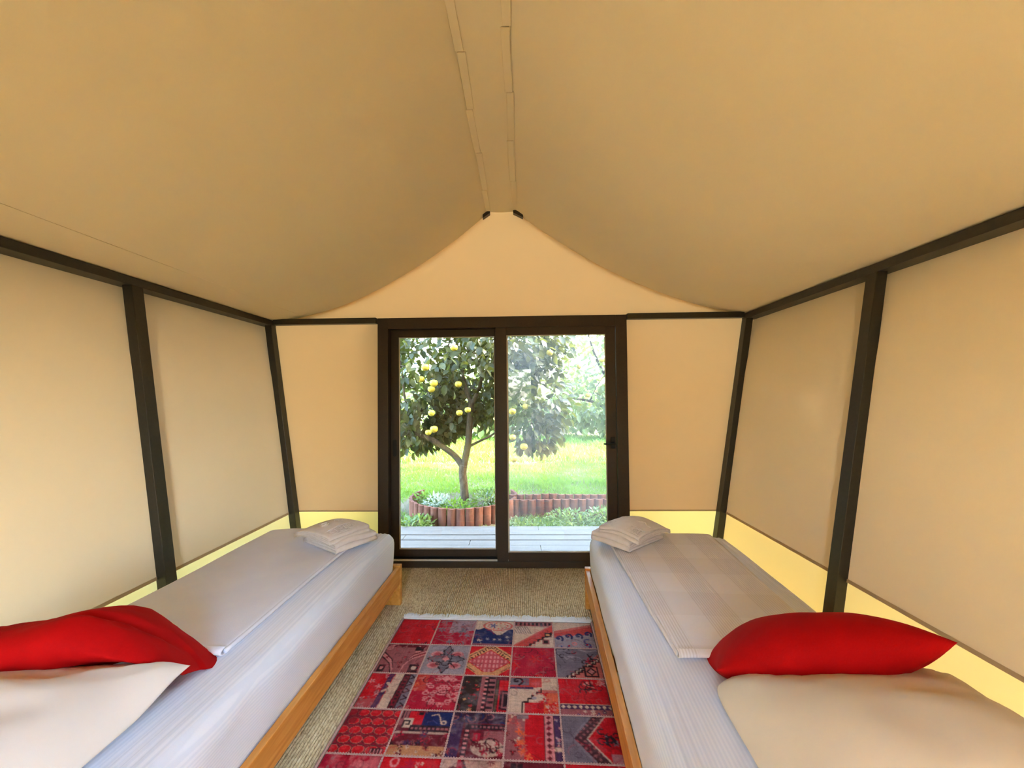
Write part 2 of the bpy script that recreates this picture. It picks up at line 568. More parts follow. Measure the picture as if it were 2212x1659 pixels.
def wall_side(name, sgn):
    fn = (lambda z: in_l(z) - off(z)) if sgn < 0 else (lambda z: in_r(z) + off(z))
    zs = [0.46, 0.8, 1.2, 1.5, 1.65, 1.8, 1.92, 2.0, 2.06]
    mb = MB()
    ny = 60

    def f(u, v):
        k = v * (len(zs) - 1)
        i = min(int(k), len(zs) - 2)
        z = zs[i] + (zs[i + 1] - zs[i]) * (k - i)
        y = YR + (YB - YR) * u
        return (fn(z) + 0.006 * nz(y * 1.1, z * 0.9, sgn * 3), y, z)
    mb.grid(f, ny, (len(zs) - 1) * 2, flip=sgn > 0)
    w = mb.build(name, M['wall'], smooth=True)
    w['kind'] = 'structure'
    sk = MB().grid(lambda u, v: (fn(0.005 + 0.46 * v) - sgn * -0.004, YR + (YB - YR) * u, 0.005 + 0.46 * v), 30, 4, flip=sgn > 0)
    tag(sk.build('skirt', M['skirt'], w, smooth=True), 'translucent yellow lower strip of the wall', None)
    h = MB().grid(lambda u, v: (fn(0.455 + 0.018 * v) - sgn * 0.003, YR + (YB - YR) * u, 0.455 + 0.018 * v), 30, 1, flip=sgn > 0)
    h.build('hem', M['hem'], w)
    return w


wall_side('wall_left', -1)
wall_side('wall_right', 1)

# draped roof profile (x, z) on both sides of the flat ridge strip
PL = [(-2.26, 2.072), (-2.104, 2.083), (-1.939, 2.102), (-1.744, 2.147), (-1.55, 2.203), (-1.356, 2.280), (-1.163, 2.373), (-0.97, 2.482),
      (-0.778, 2.600), (-0.585, 2.734), (-0.393, 2.886), (-0.311, 2.955), (-0.287, 2.980)]
PR = [(-0.034, 2.982), (0.014, 2.944), (0.219, 2.792), (0.51, 2.603), (0.799, 2.440), (1.086, 2.308), (1.372, 2.200), (1.562, 2.144),
      (1.704, 2.112), (1.82, 2.090), (1.99, 2.068)]


def interp(P, t):
    k = t * (len(P) - 1)
    i = min(int(k), len(P) - 2)
    f = k - i

    def cr(a, b, c, d):
        return 0.5 * ((2 * b) + (-a + c) * f + (2 * a - 5 * b + 4 * c - d) * f * f + (-a + 3 * b - 3 * c + d) * f ** 3)
    p = [P[max(i - 1, 0)], P[i], P[i + 1], P[min(i + 2, len(P) - 1)]]
    return cr(*[q[0] for q in p]), cr(*[q[1] for q in p])


ceiling = empty('ceiling')
ceiling['kind'] = 'structure'


def roof(P, seed):
    def f(u, v):
        x, z = interp(P, u)
        y = YR + (YB + 0.03 - YR) * v
        edge = min(1.0, (1 - v) / 0.10)
        e2 = 4 * u * (1 - u)
        z += 0.010 * nz(x * 0.8 + seed, y * 0.7, seed) * e2 * edge
        z += 0.0022 * math.sin(34 * (u + 0.35 * (1 - v))) * max(0, 1 - 6 * abs(u - (0.12 if seed < 2 else 0.9))) * max(0, 1 - 8 * (1 - v))
        return (x, y, z)
    return MB().grid(f, 48, 60)


roof(PL, 1.0).build('roof_panel', M['ceil'], ceiling, smooth=True)
roof(PR, 5.0).build('roof_panel', M['ceil'], ceiling, smooth=True)


def ridge_f(u, v):
    x = -0.287 + (0.253) * u
    y = YR + (YB - 0.02 - YR) * v
    return (x, y, 2.984 - 0.010 * 4 * u * (1 - u) + 0.002 * nz(x * 4, y * 2, 9))


MB().grid(ridge_f, 12, 60).build('ridge_strip', M['ceil'], ceiling, smooth=True)
# hook-and-loop hem pieces along both edges of the ridge strip
yl = [3.19, 2.86, 2.42, 2.05, 1.70, 1.36, 1.02, 0.68]
for sx, xe in ((1, -0.287), (-1, -0.034)):
    for i in range(len(yl) - 1):
        y1, y0 = yl[i] - (0.0 if sx > 0 else 0.11), yl[i + 1] - (0.0 if sx > 0 else 0.11) + 0.006
        xo = xe + sx * (0.002 + 0.004 * (i % 2))
        a, b = sorted((xo - sx * 0.004, xo + sx * 0.034))
        zt = 2.979 - 0.0015 * (i % 2)
        mb = MB()
        sk = 0.004 * (1 if i % 2 else -1) * sx
        mb.hexa([(a + sk, y0, zt - 0.006), (b + sk, y0, zt - 0.006), (b, y1, zt - 0.006), (a, y1, zt - 0.006)],
                [(a + sk, y0, zt), (b + sk, y0, zt), (b, y1, zt), (a, y1, zt)])
        mb.build('hem_tab', M['ceil'], ceiling, bevel=0.001)
# welt seam along each roof panel
for P, t in ((PL, 0.20),):
    x, z = interp(P, t)
    mb = MB()
    mb.tube([(x, YR + 0.05, z - 0.0004), (x, 1.2, z - 0.001), (x, YB - 0.06, z - 0.0004)], 0.0011, 5)
    mb.build('welt_seam', M['ceil'], ceiling, smooth=True)


fly = MB()  # unseen outer fly added to stop sun leaking in at roof and gable
for xa, xb in ((-2.75, -0.16), (-0.16, 2.43)):
    fly.grid(lambda u, v: (xa + (xb - xa) * u, YR - 0.5 + (3.46 - YR + 0.5) * v,
                           (3.30 if xa < -1 else 2.16) + ((2.16 - 3.30) * (1 - u) if xa < -1 else (3.30 - 2.16) * (1 - u)) - 0.05 * 4 * u * (1 - u)), 14, 20)
fly_o = fly.build('sun_block_fly', M['ceil'], smooth=True)
fly_o['kind'] = 'structure'


def gable_z(x):
    if x < -0.287:
        P = PL
    elif x > -0.034:
        P = PR
    else:
        return 3.04
    for i in range(len(P) - 1):
        if P[i][0] <= x <= P[i + 1][0]:
            f = (x - P[i][0]) / (P[i + 1][0] - P[i][0])
            return P[i][1] + f * (P[i + 1][1] - P[i][1]) + 0.05
    return 2.09


def gable(name, y, dx0, dx1, dz, cloth='back'):
    """canvas wall with a doorway between dx0 and dx1 below dz"""
    mb = MB()
    xs = np.linspace(-2.25, 1.98, 62)
    for i in range(len(xs) - 1):
        a, b = xs[i], xs[i + 1]
        mb.add([(a, y, 2.075), (b, y, 2.075), (b, y, max(2.076, gable_z(b))), (a, y, max(2.076, gable_z(a)))], [(0, 1, 2, 3)])

    def panel(xa, xb, z0, z1, nx=10, nzv=10):
        # xa, xb are functions of z
        mb.grid(lambda u, v: (xa(z0 + (z1 - z0) * v) + (xb(z0 + (z1 - z0) * v) - xa(z0 + (z1 - z0) * v)) * u,
                              y + 0.004 * nz(u * 2, v * 2, xa(1)), z0 + (z1 - z0) * v), nx, nzv)
    lx = lambda z: in_l(z) - off(z) - 0.012
    rx = lambda z: in_r(z) + off(z) + 0.012
    panel(lx, lambda z: dx0, 0.46, 2.076)
    panel(lambda z: dx1, rx, 0.46, 2.076)
    w = mb.build(name, M[cloth], smooth=True)
    w['kind'] = 'structure'
    for xa, xb in ((lx, lambda z: dx0), (lambda z: dx1, rx)):
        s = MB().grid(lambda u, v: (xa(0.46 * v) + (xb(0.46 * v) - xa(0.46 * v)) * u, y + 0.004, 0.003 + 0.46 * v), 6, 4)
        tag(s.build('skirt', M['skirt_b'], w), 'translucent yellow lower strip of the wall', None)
        h = MB().grid(lambda u, v: (xa(0.46) + (xb(0.46) - xa(0.46)) * u, y - 0.004, 0.455 + 0.012 * v), 6, 1)
        h.build('hem', M['hem'], w)
    return w


gable('wall_back', YB, -1.20, 0.86, 2.08)
gable('wall_front', YR, -0.57, 0.23, 2.08, 'wall')

fl = MB().box(-1.95, 1.64, YR, YB + 0.10, -0.06, -0.012).build('floor', M['soil'])
fl['kind'] = 'structure'

# ribbed jute carpet over the whole floor
cx0, cx1 = -1.80, 1.50
nr = int((cx1 - cx0) / 0.0135)
mb = MB()
prof = []
for i in range(nr):
    x = cx0 + i * 0.0135
    for a, h in ((0.0, -0.0085), (0.0022, -0.001), (0.0065, 0.003), (0.0112, -0.001)):
        prof.append((x + a, h))
ys = np.concatenate([np.linspace(YR + 0.02, 1.0, 12, endpoint=False), np.linspace(1.0, YB - 0.005, 90)])


def carpet_f(u, v):
    i = int(round(u * (len(prof) - 1)))
    j = int(round(v * (len(ys) - 1)))
    x, h = prof[i]
    y = ys[j]
    wob = 0.004 * math.sin(y * 5 + x * 2) + 0.0016 * nz((i // 4) * 7.3, y * 22)
    return (x + wob, y, h - 0.006 + (0.0016 * nz((i // 4) * 3.1, y * 30, 2) if h > 0.001 else 0))


mb.grid(carpet_f, len(prof) - 1, len(ys) - 1)
carpet = mb.build('jute_carpet', M['jute'])
tag(carpet, 'ribbed woven jute carpet covering the tent floor', 'carpet')


# ------------------------------------------------------------------ tent frame
def side_post(label, fn, sgn, yc, z1=2.035):
    t = 0.055
    mb = MB()
    y0, y1 = yc - 0.0325, yc + 0.0325
    xb, xt = fn(0.0), fn(z1)
    a, b = (xb - t, xb) if sgn < 0 else (xb, xb + t)
    c, d = (xt - t, xt) if sgn < 0 else (xt, xt + t)
    mb.hexa([(a, y0, 0), (b, y0, 0), (b, y1, 0), (a, y1, 0)], [(c, y0, z1), (d, y0, z1), (d, y1, z1), (c, y1, z1)])
    o = mb.build('tent_post', M['post'], bevel=0.003)
    return tag(o, label, 'post', 'leaning tent frame posts')


side_post('dark metal post leaning in the far left corner beside the door wall', in_l, -1, 3.195)
side_post('dark metal post standing halfway along the left canvas wall behind the left bed', in_l, -1, 2.042)
side_post('dark metal post leaning in the far right corner beside the door wall', in_r, 1, 3.195)
side_post('dark metal post standing halfway along the right canvas wall behind the right bed', in_r, 1, 2.042)
for yc, w in ((0.87, 'beside the pillows'), (-0.30, 'level with the viewer'), (-1.44, 'in the rear corner')):
    side_post('dark metal post of the left canvas wall %s' % w, in_l, -1, yc)
    side_post('dark metal post of the right canvas wall %s' % w, in_r, 1, yc)

r1 = MB().box(-2.205, -2.104, YR + 0.03, YB - 0.012, 2.033, 2.078).build('eave_rail', M['post'], bevel=0.003)
tag(r1, 'dark metal rail running along the top of the left canvas wall', 'rail')
r2 = MB().box(1.826, 1.927, YR + 0.03, YB - 0.012, 2.033, 2.078).build('eave_rail', M['post'], bevel=0.003)
tag(r2, 'dark metal rail running along the top of the right canvas wall', 'rail')
gr = empty('gable_rail', (0, 3.205, 2.05))
tag(gr, 'thin dark metal crossbar at door height on the back wall', 'rail')
MB().box(-2.105, -1.225, -0.02, 0.03, -0.008, 0.040).build('rail_piece', M['post'], gr, bevel=0.002)
MB().box(0.875, 1.826, -0.02, 0.03, -0.003, 0.044).build('rail_piece', M['post'], gr, bevel=0.002)
rb = MB().box(-2.08, 1.80, YR + 0.02, YR + 0.07, 2.04, 2.09).build('gable_rail', M['post'], bevel=0.002)
tag(rb, 'thin dark metal crossbar on the wall behind the viewer', 'rail')
# dark rafter ends at the ridge
for x0, x1, z0, z1, side in ((-0.318, -0.258, 2.932, 2.972, 'left'), (-0.062, 0.020, 2.972, 2.930, 'right')):
    mb = MB()
    mb.hexa([(x0, 3.195, z0 - 0.012), (x1, 3.195, z1 - 0.012), (x1, 3.235, z1 - 0.012), (x0, 3.235, z0 - 0.012)],
            [(x0, 3.195, z0 + 0.02), (x1, 3.195, z1 + 0.02), (x1, 3.235, z1 + 0.02), (x0, 3.235, z0 + 0.02)])
    tag(mb.build('rafter_bracket', M['post']), 'small black bracket at the %s side of the ridge above the gable' % side, 'bracket', 'ridge brackets')

# ------------------------------------------------------------------ sliding door
door = MB().ring(-1.218, 0.872, 0.0, 2.088, 0.090, 0.092, 0.052, 0.092, 3.205, 3.335).build('door_1', M['frame'], bevel=0.003)
door['kind'] = 'structure'
MB().box(-1.125, 0.778, 3.215, 3.222, 0.052, 0.066).build('track', M['alu'], door)
MB().box(-1.128, 0.780, 3.262, 3.268, 0.052, 0.070).build('track', M['black'], door)


def sash(x0, x1, z0, z1, wl, wr, wb, wt, y0, y1, gm, bead):
    s = MB().ring(x0, x1, z0, z1, wl, wr, wb, wt, y0, y1).build('sash', M['frame'], door, bevel=0.003)
    yc = (y0 + y1) / 2
    g = MB().box(x0 + wl - 0.004, x1 - wr + 0.004, yc - 0.003, yc + 0.003, z0 + wb - 0.004, z1 - wt + 0.004)
    g.build('glass_pane', gm, s)
    b = MB().ring(x0 + wl, x1 - wr, z0 + wb, z1 - wt, bead, 0.006, 0.008, 0.006, y0 + 0.006, yc - 0.0035)
    b.build('glazing_bead', M['gasket'], s)
    return s


sl = sash(-1.128, -0.150, 0.055, 1.995, 0.068, 0.085, 0.070, 0.062, 3.272, 3.316, M['glass_l'], 0.008)
sr = sash(-0.222, 0.776, 0.042, 2.022, 0.092, 0.080, 0.080, 0.092, 3.214, 3.260, M['glass_r'], 0.012)
# recessed pull on the left sash
mb = MB()
pts = []
for k in range(24):
    t = 2 * PI * k / 24
    pts.append((-1.0955 + 0.0165 * math.copysign(abs(math.cos(t)) ** 0.7, math.cos(t)), 0.985 + (0.055 if math.sin(t) > 0 else -0.055) + 0.017 * math.sin(t)))
mb.add([(x, 3.268, z) for x, z in pts] + [(x, 3.274, z) for x, z in pts],
       [tuple(range(23, -1, -1))] + [(i, (i + 1) % 24, 24 + (i + 1) % 24, 24 + i) for i in range(24)])
mb.build('recessed_pull', M['black'], sl, fixn=True)
# lever handle on the right sash
h = MB().box(0.728, 0.762, 3.205, 3.215, 0.978, 1.072).build('handle_plate', M['black'], sr, bevel=0.006)
mb = MB()
mb.tube([(0.745, 3.212, 1.022), (0.745, 3.165, 1.022)], 0.011, 10)
mb.tube([(0.752, 3.168, 1.023), (0.72, 3.166, 1.022), (0.66, 3.168, 1.020)], [0.011, 0.010, 0.006], 10)
mb.build('handle_lever', M['black'], sr, smooth=True)
MB().box(0.665, 0.725, 3.208, 3.214, 2.020, 2.026).build('light_gap_strip', M['alu'], sr)  # bright strip standing in for light through the gap above the sash

# open door added in the unseen rear wall to let in fill light
d2 = MB().ring(-0.59, 0.25, 0.0, 2.088, 0.07, 0.07, 0.03, 0.09, YR - 0.06, YR + 0.02).build('fill_door', M['frame'], bevel=0.003)
d2['kind'] = 'structure'
MB().box(-0.54, -0.51, YR - 0.75, YR - 0.05, 0.03, 2.0).build('door_leaf', M['wall'], d2)

# ------------------------------------------------------------------ beds
LBED = ((-1.322, 1.637, 0.0), -0.0147)
RBED = ((0.8116, 1.566, 0.0), -0.056)
SEG_F = 1.03


def bed(loc, rz, label):
    b = empty('bed', loc, rz)
    tag(b, label, 'bed', 'low pine single beds')
    for s in (-1, 1):
        x0, x1 = sorted((s * 0.462, s * 0.434))
        MB().box(x0, x1, -0.995, 0.994, 0.142, 0.258).build('side_rail', M['pine'], b, bevel=0.003)
    MB().box(-0.465, 0.465, 0.994, 1.030, 0.0, 0.268).build('foot_panel', M['pine'], b, bevel=0.003)
    MB().box(-0.465, 0.465, -1.03, -0.995, 0.0, 0.42).build('head_panel', M['pine'], b, bevel=0.003)
    for k in range(9):
        y = -0.92 + k * 0.22
        MB().box(-0.433, 0.433, y, y + 0.08, 0.165, 0.185).build('slat', M['pine'], b)
    return b


bed(*LBED, 'low pine bed frame under the mattress along the left wall')
bed(*RBED, 'low pine bed frame under the mattress along the right wall')


def rounded_box(hx, hy, z0, z1, r, nx, ny, nzv, fn):
    """rounded box as one welded skin; fn(p) gives the final position"""
    hz = (z1 - z0) / 2
    zc = (z0 + z1) / 2
    bm = bmesh.new()
    cache = {}

    def vert(p):
        k = (round(p[0], 5), round(p[1], 5), round(p[2], 5))
        if k not in cache:
            q = Vector((max(-hx + r, min(hx - r, p[0])), max(-hy + r, min(hy - r, p[1])), max(-hz + r, min(hz - r, p[2]))))
            d = Vector(p) - q
            if d.length > 1e-9:
                # push cube surface to the rounded surface
                m = max(abs(d.x), abs(d.y), abs(d.z))
                d = d.normalized() * r if m > 1e-9 else d
            w = q + d
            w.z += zc
            cache[k] = bm.verts.new(fn(w))
        return cache[k]

    def face(axis, sgn, n1, n2):
        h = (hx, hy, hz)
        a1, a2 = [(1, 2), (2, 0), (0, 1)][axis]

        def pos(i, n, hh):
            # cosine-ish spacing: denser near the edges
            t = -1 + 2 * i / n
            return hh * math.sin(t * PI / 2 * 0.98) / math.sin(PI / 2 * 0.98) if n > 4 else hh * t
        for i in range(n1):
            for j in range(n2):
                q = []
                for di, dj in ((0, 0), (1, 0), (1, 1), (0, 1)):
                    p = [0, 0, 0]
                    p[axis] = sgn * h[axis]
                    p[a1] = pos(i + di, n1, h[a1])
                    p[a2] = pos(j + dj, n2, h[a2])
                    q.append(vert(p))
                if sgn < 0:
                    q = q[::-1]
                try:
                    bm.faces.new(q)
                except ValueError:
                    pass
    n = {0: nx, 1: ny, 2: nzv}
    for ax in range(3):
        a1, a2 = [(1, 2), (2, 0), (0, 1)][ax]
        for sg in (-1, 1):
            face(ax, sg, n[a1], n[a2])
    return bm


def mattress(loc, rz, label, seed):
    def f(w):
        x, y, z = w
        k = min(1.0, max(0.0, (z - 0.2) / 0.3))
        side = max(0.0, (abs(x) - 0.33) / 0.11)
        # taper towards the bottom so the sheet tucks in inside the rail
        tuck = 1 - 0.035 * (1 - k) ** 1.3
        x2 = x * tuck + math.copysign(0.010 * nz(y * 3.1, z * 4 + seed, seed) * min(1, side + 0.2), x) * (1 if abs(x) > 0.3 else 0)
        # ridges of pulled sheet along the edge
        if z > 0.40:
            fold = max(0, 1 - abs(abs(x) - 0.36) / 0.10)
            z += 0.0035 * fold * math.sin((x * 2 * PI / 0.028) + 1.5 * nz(y * 1.2, seed)) * (0.5 + nz(y * 1.4 + seed, x * 8))
            z += 0.007 * nz(x * 3, y * 1.6, seed)
            z -= 0.012 * max(0, abs(x) - 0.25) / 0.19
        return (x2, y + 0.005 * nz(x * 4, z * 6, seed), z)
    bm = rounded_box(0.438, 1.005, 0.188, 0.508, 0.062, 90, 90, 14, f)
    me = bpy.data.meshes.new('mattress')
    bm.to_mesh(me)
    bm.free()
    me.polygons.foreach_set('use_smooth', [True] * len(me.polygons))
    o = obj('mattress', me, M['sheet'])
    o.location = (loc[0], loc[1], 0)
    o.rotation_euler = (0, 0, rz)
    return tag(o, label, 'mattress', 'sheeted mattresses')


mattress(*LBED, 'thick mattress in a white striped sheet on the left bed', 2.0)
mattress(*RBED, 'thick mattress in a white striped sheet on the right bed', 6.5)


def top_z(x, y, seed):
    """approximate height of the made-up mattress"""
    z = 0.508 + 0.007 * nz(x * 3, y * 1.6, seed) - 0.012 * max(0, abs(x) - 0.25) / 0.19
    if y > 0.945:
        t = min(1.0, (y - 0.945) / 0.062)
        z -= 0.062 * (1 - math.sqrt(max(0.0, 1 - t * t)))
    return z


def throw(loc, rz, label, mat, xl, xr, ya, yb, seed, layers=2, lift=0.0045):
    """throw folded double: two layers joined by a roll at the aisle edge and at the pillow end; xl/xr are functions of y"""
    th = 0.0048
    mb = MB()

    def layer(zoff, ysh, xs=0.0):
        def f(u, v, bot):
            y = (ya + ysh) + (yb - ya - ysh) * v
            x = xl(y) + xs + (xr(y) - xl(y) - xs) * u
            z = top_z(x, min(y, 1.0), seed) + zoff + (0 if bot else th)
            z += 0.0025 * nz(x * 7, y * 3, seed + 4) + 0.004 * max(0, nz(x * 2 + 3, y * 1.3, seed))
            e = min(u, 1 - u)
            if e < 0.02 and not bot:
                z -= th * 0.6 * (1 - e / 0.02)
            if y > 1.0:
                z -= (y - 1.0) * 1.2
            return (x, y, z)
        n0 = len(mb.v)
        nu, nv = 44, 70
        mb.grid(lambda u, v: f(u, v, False), nu, nv)
        n1 = len(mb.v)
        mb.grid(lambda u, v: f(u, v, True), nu, nv, flip=True)
        W_ = nu + 1
        for i in range(nu):
            mb.f.append((n0 + i + 1, n0 + i, n1 + i, n1 + i + 1))
            a = nv * W_ + i
            mb.f.append((n0 + a, n0 + a + 1, n1 + a + 1, n1 + a))
        for j in range(nv):
            a = j * W_
            mb.f.append((n0 + a, n0 + a + W_, n1 + a + W_, n1 + a))
            b = j * W_ + nu
            mb.f.append((n0 + b + W_, n0 + b, n1 + b, n1 + b + W_))
    layer(lift, 0.0)
    if layers > 1:
        layer(lift + 0.010, 0.008, 0.004)
    o = mb.build('bed_throw', mat, smooth=True)
    o.location = (loc[0], loc[1], 0)
    o.rotation_euler = (0, 0, rz)
    tag(o, label, 'blanket', 'folded bed throws')
    # rolled fold along the aisle edge and the pillow end
    xe = xr if seed < 4 else xl
    sg = 1 if seed < 4 else -1
    pts = []
    for k in range(40):
        y = ya + 0.004 + (1.0 - ya) * k / 39
        x = xe(y) + sg * 0.001
        pts.append((x, y, top_z(x, y, seed) + lift + 0.0085))
    r = MB().tube(pts, [0.0085 + 0.0015 * nz(k * 0.7, seed) for k in range(40)], 8)
    r.build('fold_edge', mat, o, smooth=True)
    # flattened loop of the fold at the pillow end
    yb2 = ya
    mb2 = MB()
    prof = []
    nseg = 18
    for k in range(nseg + 1):
        a = PI / 2 + PI * k / nseg
        prof.append((0.020 * math.cos(a), 0.0135 * math.sin(a)))

    def lf(u, v):
        x = xl(yb2) + (xr(yb2) - xl(yb2)) * u
        p = prof[int(round(v * nseg))]
        return (x, yb2 + 0.006 + p[0] * (1 + 0.4 * nz(x * 6, seed)), top_z(x, yb2, seed) + lift + 0.011 + p[1] + 0.002 * nz(x * 9, seed))
    mb2.grid(lf, 30, nseg, flip=True)
    s = mb2.build('end_fold', mat, o, smooth=True)
    sm = s.modifiers.new('thick', 'SOLIDIFY')
    sm.thickness = 0.004
    return o


throw(*LBED, 'plain lilac-white throw folded lengthwise on the left bed', M['throw_plain'],
      lambda y: -0.415 + 0.01 * nz(y * 2, 1), lambda y: 0.264 - 0.004 * y + 0.004 * nz(y * 3, 4), -0.285, 1.0, 2.0)
throw(*RBED, 'cream throw with ribbed bands folded lengthwise on the right bed', M['throw_rib'],
      lambda y: -0.288 - 0.052 * y + 0.003 * nz(y * 3, 8), lambda y: 0.287 + 0.035 * y + 0.006 * nz(y * 2.2, 6), -0.225, 1.03, 6.5)


# ------------------------------------------------------------------ pillows
def pillow_mesh(name, hw, hd, th, seed, pinch=0.05, wr=0.006, n=46, post=None, creases=(), rnd=0):
    mb = MB()

    def f(u, v, sg):
        a, b = 2 * u - 1, 2 * v - 1
        # concentrate samples towards the edge
        a, b = math.sin(a * PI / 2), math.sin(b * PI / 2)
        x = a * hw * (1 - pinch * (1 - b * b))
        y = b * hd * (1 - pinch * 1.4 * (1 - a * a))
        if rnd:
            k_ = max(abs(a), abs(b)) / max(1e-6, (abs(a) ** rnd + abs(b) ** rnd) ** (1.0 / rnd))
            x, y = x * k_, y * k_
        prof = (max(0, 1 - abs(a) ** 2.4) * max(0, 1 - abs(b) ** 2.4)) ** 0.55
        z = sg * th * prof
        z += (wr * nz(x * 9 + seed, y * 9, seed + sg) + wr * 1.6 * nz(x * 3.4, y * 4 + seed, seed)) * prof
        z += wr * 0.7 * math.sin(a * 38 + 3 * nz(a * 3, b * 2, seed)) * math.exp(-(1 - b) / 0.30) * prof * (1 if sg > 0 else 0)
        # gathers running in from the corners
        rr = math.hypot(abs(a) - 1, abs(b) - 1)
        z += wr * 0.8 * math.sin(9 * math.atan2(abs(b) - 1, abs(a) - 1) * 2) * max(0, 1 - rr / 0.9) * prof * sg
        for (cx, cy, ca, w, d) in creases:
            t = (a - cx) * math.cos(ca) + (b - cy) * math.sin(ca)
            s_ = -(a - cx) * math.sin(ca) + (b - cy) * math.cos(ca)
            z -= sg * d * math.exp(-(s_ / w) ** 2) * math.exp(-(t / 0.55) ** 2) * prof
        p = (x, y, z)
        return post(p, a, b) if post else p
    mb.grid(lambda u, v: f(u, v, 1), n, n)
    mb.grid(lambda u, v: f(u, v, -1), n, n, flip=True)
    m = mb.mesh(name, True)
    bm = bmesh.new()
    bm.from_mesh(m)
    bmesh.ops.remove_doubles(bm, verts=bm.verts, dist=0.0004)
    bmesh.ops.recalc_face_normals(bm, faces=bm.faces)
    bm.to_mesh(m)
    bm.free()
    m.polygons.foreach_set('use_smooth', [True] * len(m.polygons))
    return m


def place(o, loc, rot):
    o.location = loc
    o.rotation_euler = [math.radians(r) for r in rot]
    return o


# white pillows at the head of each bed
def wp(p, a, b):
    x, y, z = p
    z *= (0.75 if z < 0 else 1.0)
    if b > 0.1 and z > 0:                       # pressed down under the red pillow
        z *= 1 - 0.45 * min(1, (b - 0.1) / 0.6) * max(0, 1 - abs(a) ** 3)
    e = max(abs(a), abs(b))
    sm = lambda q: (lambda w: w * w * (3 - 2 * w))(min(1.0, max(0.0, (q - 0.3) / 0.6)))
    lift = 1.0 - 0.55 * sm(a) * sm(b)
    z -= 0.052 * lift * e ** 5                  # the seam sinks onto the bed
    return (x, y, z)


o = obj('pillow', pillow_mesh('pillow', 0.345, 0.245, 0.104, 3.0, post=wp, wr=0.011, pinch=0.025, creases=((0.1, 0.35, 0.25, 0.10, 0.014), (-0.3, 0.1, -0.3, 0.12, 0.012), (0.45, -0.2, 1.0, 0.14, 0.012))), M['pillow'])
place(o, (-1.385, 0.945, 0.590), (4, -1, -3))
tag(o, 'plump white pillow on the left bed in front of the red pillow', 'pillow')
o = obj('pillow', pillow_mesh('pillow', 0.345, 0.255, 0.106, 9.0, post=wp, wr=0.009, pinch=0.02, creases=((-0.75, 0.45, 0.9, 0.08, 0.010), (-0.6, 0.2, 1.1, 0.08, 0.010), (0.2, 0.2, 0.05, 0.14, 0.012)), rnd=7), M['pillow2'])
place(o, (0.885, 0.945, 0.588), (3, -2, -2))
tag(o, 'plump white pillow on the right bed in front of the red pillow', 'pillow')


def rp_l(p, a, b):
    x, y, z = p
    k = max(0, a)
    # right end collapses down onto the bed into one point
    z *= 1 - 0.45 * k ** 2
    if z < 0:
        z *= 1 - 0.8 * min(1, k * 1.6)
    z -= 0.080 * k ** 2.0
    y = y * (1 - 0.45 * k ** 1.5) + 0.09 * k ** 1.5
    x += 0.03 * k ** 3 * (1 if b > 0 else 0.6)
    return (x, y, z + 0.012 * math.sin(a * 5 + 1) * (1 - k))


def rp_r(p, a, b):
    x, y, z = p
    if a < 0:
        k = -a
        z -= 0.050 * k ** 2.0
        y = y * (1 - 0.50 * k ** 2) + 0.06 * k ** 2
    else:
        z += 0.015 * a * a
        y = y * (1 - 0.30 * a ** 2) - 0.03 * a ** 2
    return (x, y, z)


o = obj('pillow', pillow_mesh('pillow', 0.290, 0.185, 0.090, 14.0, post=rp_l, wr=0.007,
                              creases=((0.25, -0.45, 0.45, 0.06, 0.020), (-0.2, -0.5, -0.10, 0.05, 0.018), (0.6, -0.3, 0.9, 0.07, 0.014), (-0.6, -0.2, 0.3, 0.06, 0.012))), M['red'])
place(o, (-1.352, 1.195, 0.642), (-27, 2, 3))
tag(o, 'crumpled red pillow on the left bed leaning on the white pillow', 'pillow', 'red pillows')
o = obj('pillow', pillow_mesh('pillow', 0.290, 0.185, 0.092, 21.0, post=rp_r, wr=0.004), M['red'])
place(o, (0.868, 1.215, 0.632), (-28, -7, -8))
tag(o, 'smooth dark red pillow on the right bed leaning on the white pillow', 'pillow', 'red pillows')


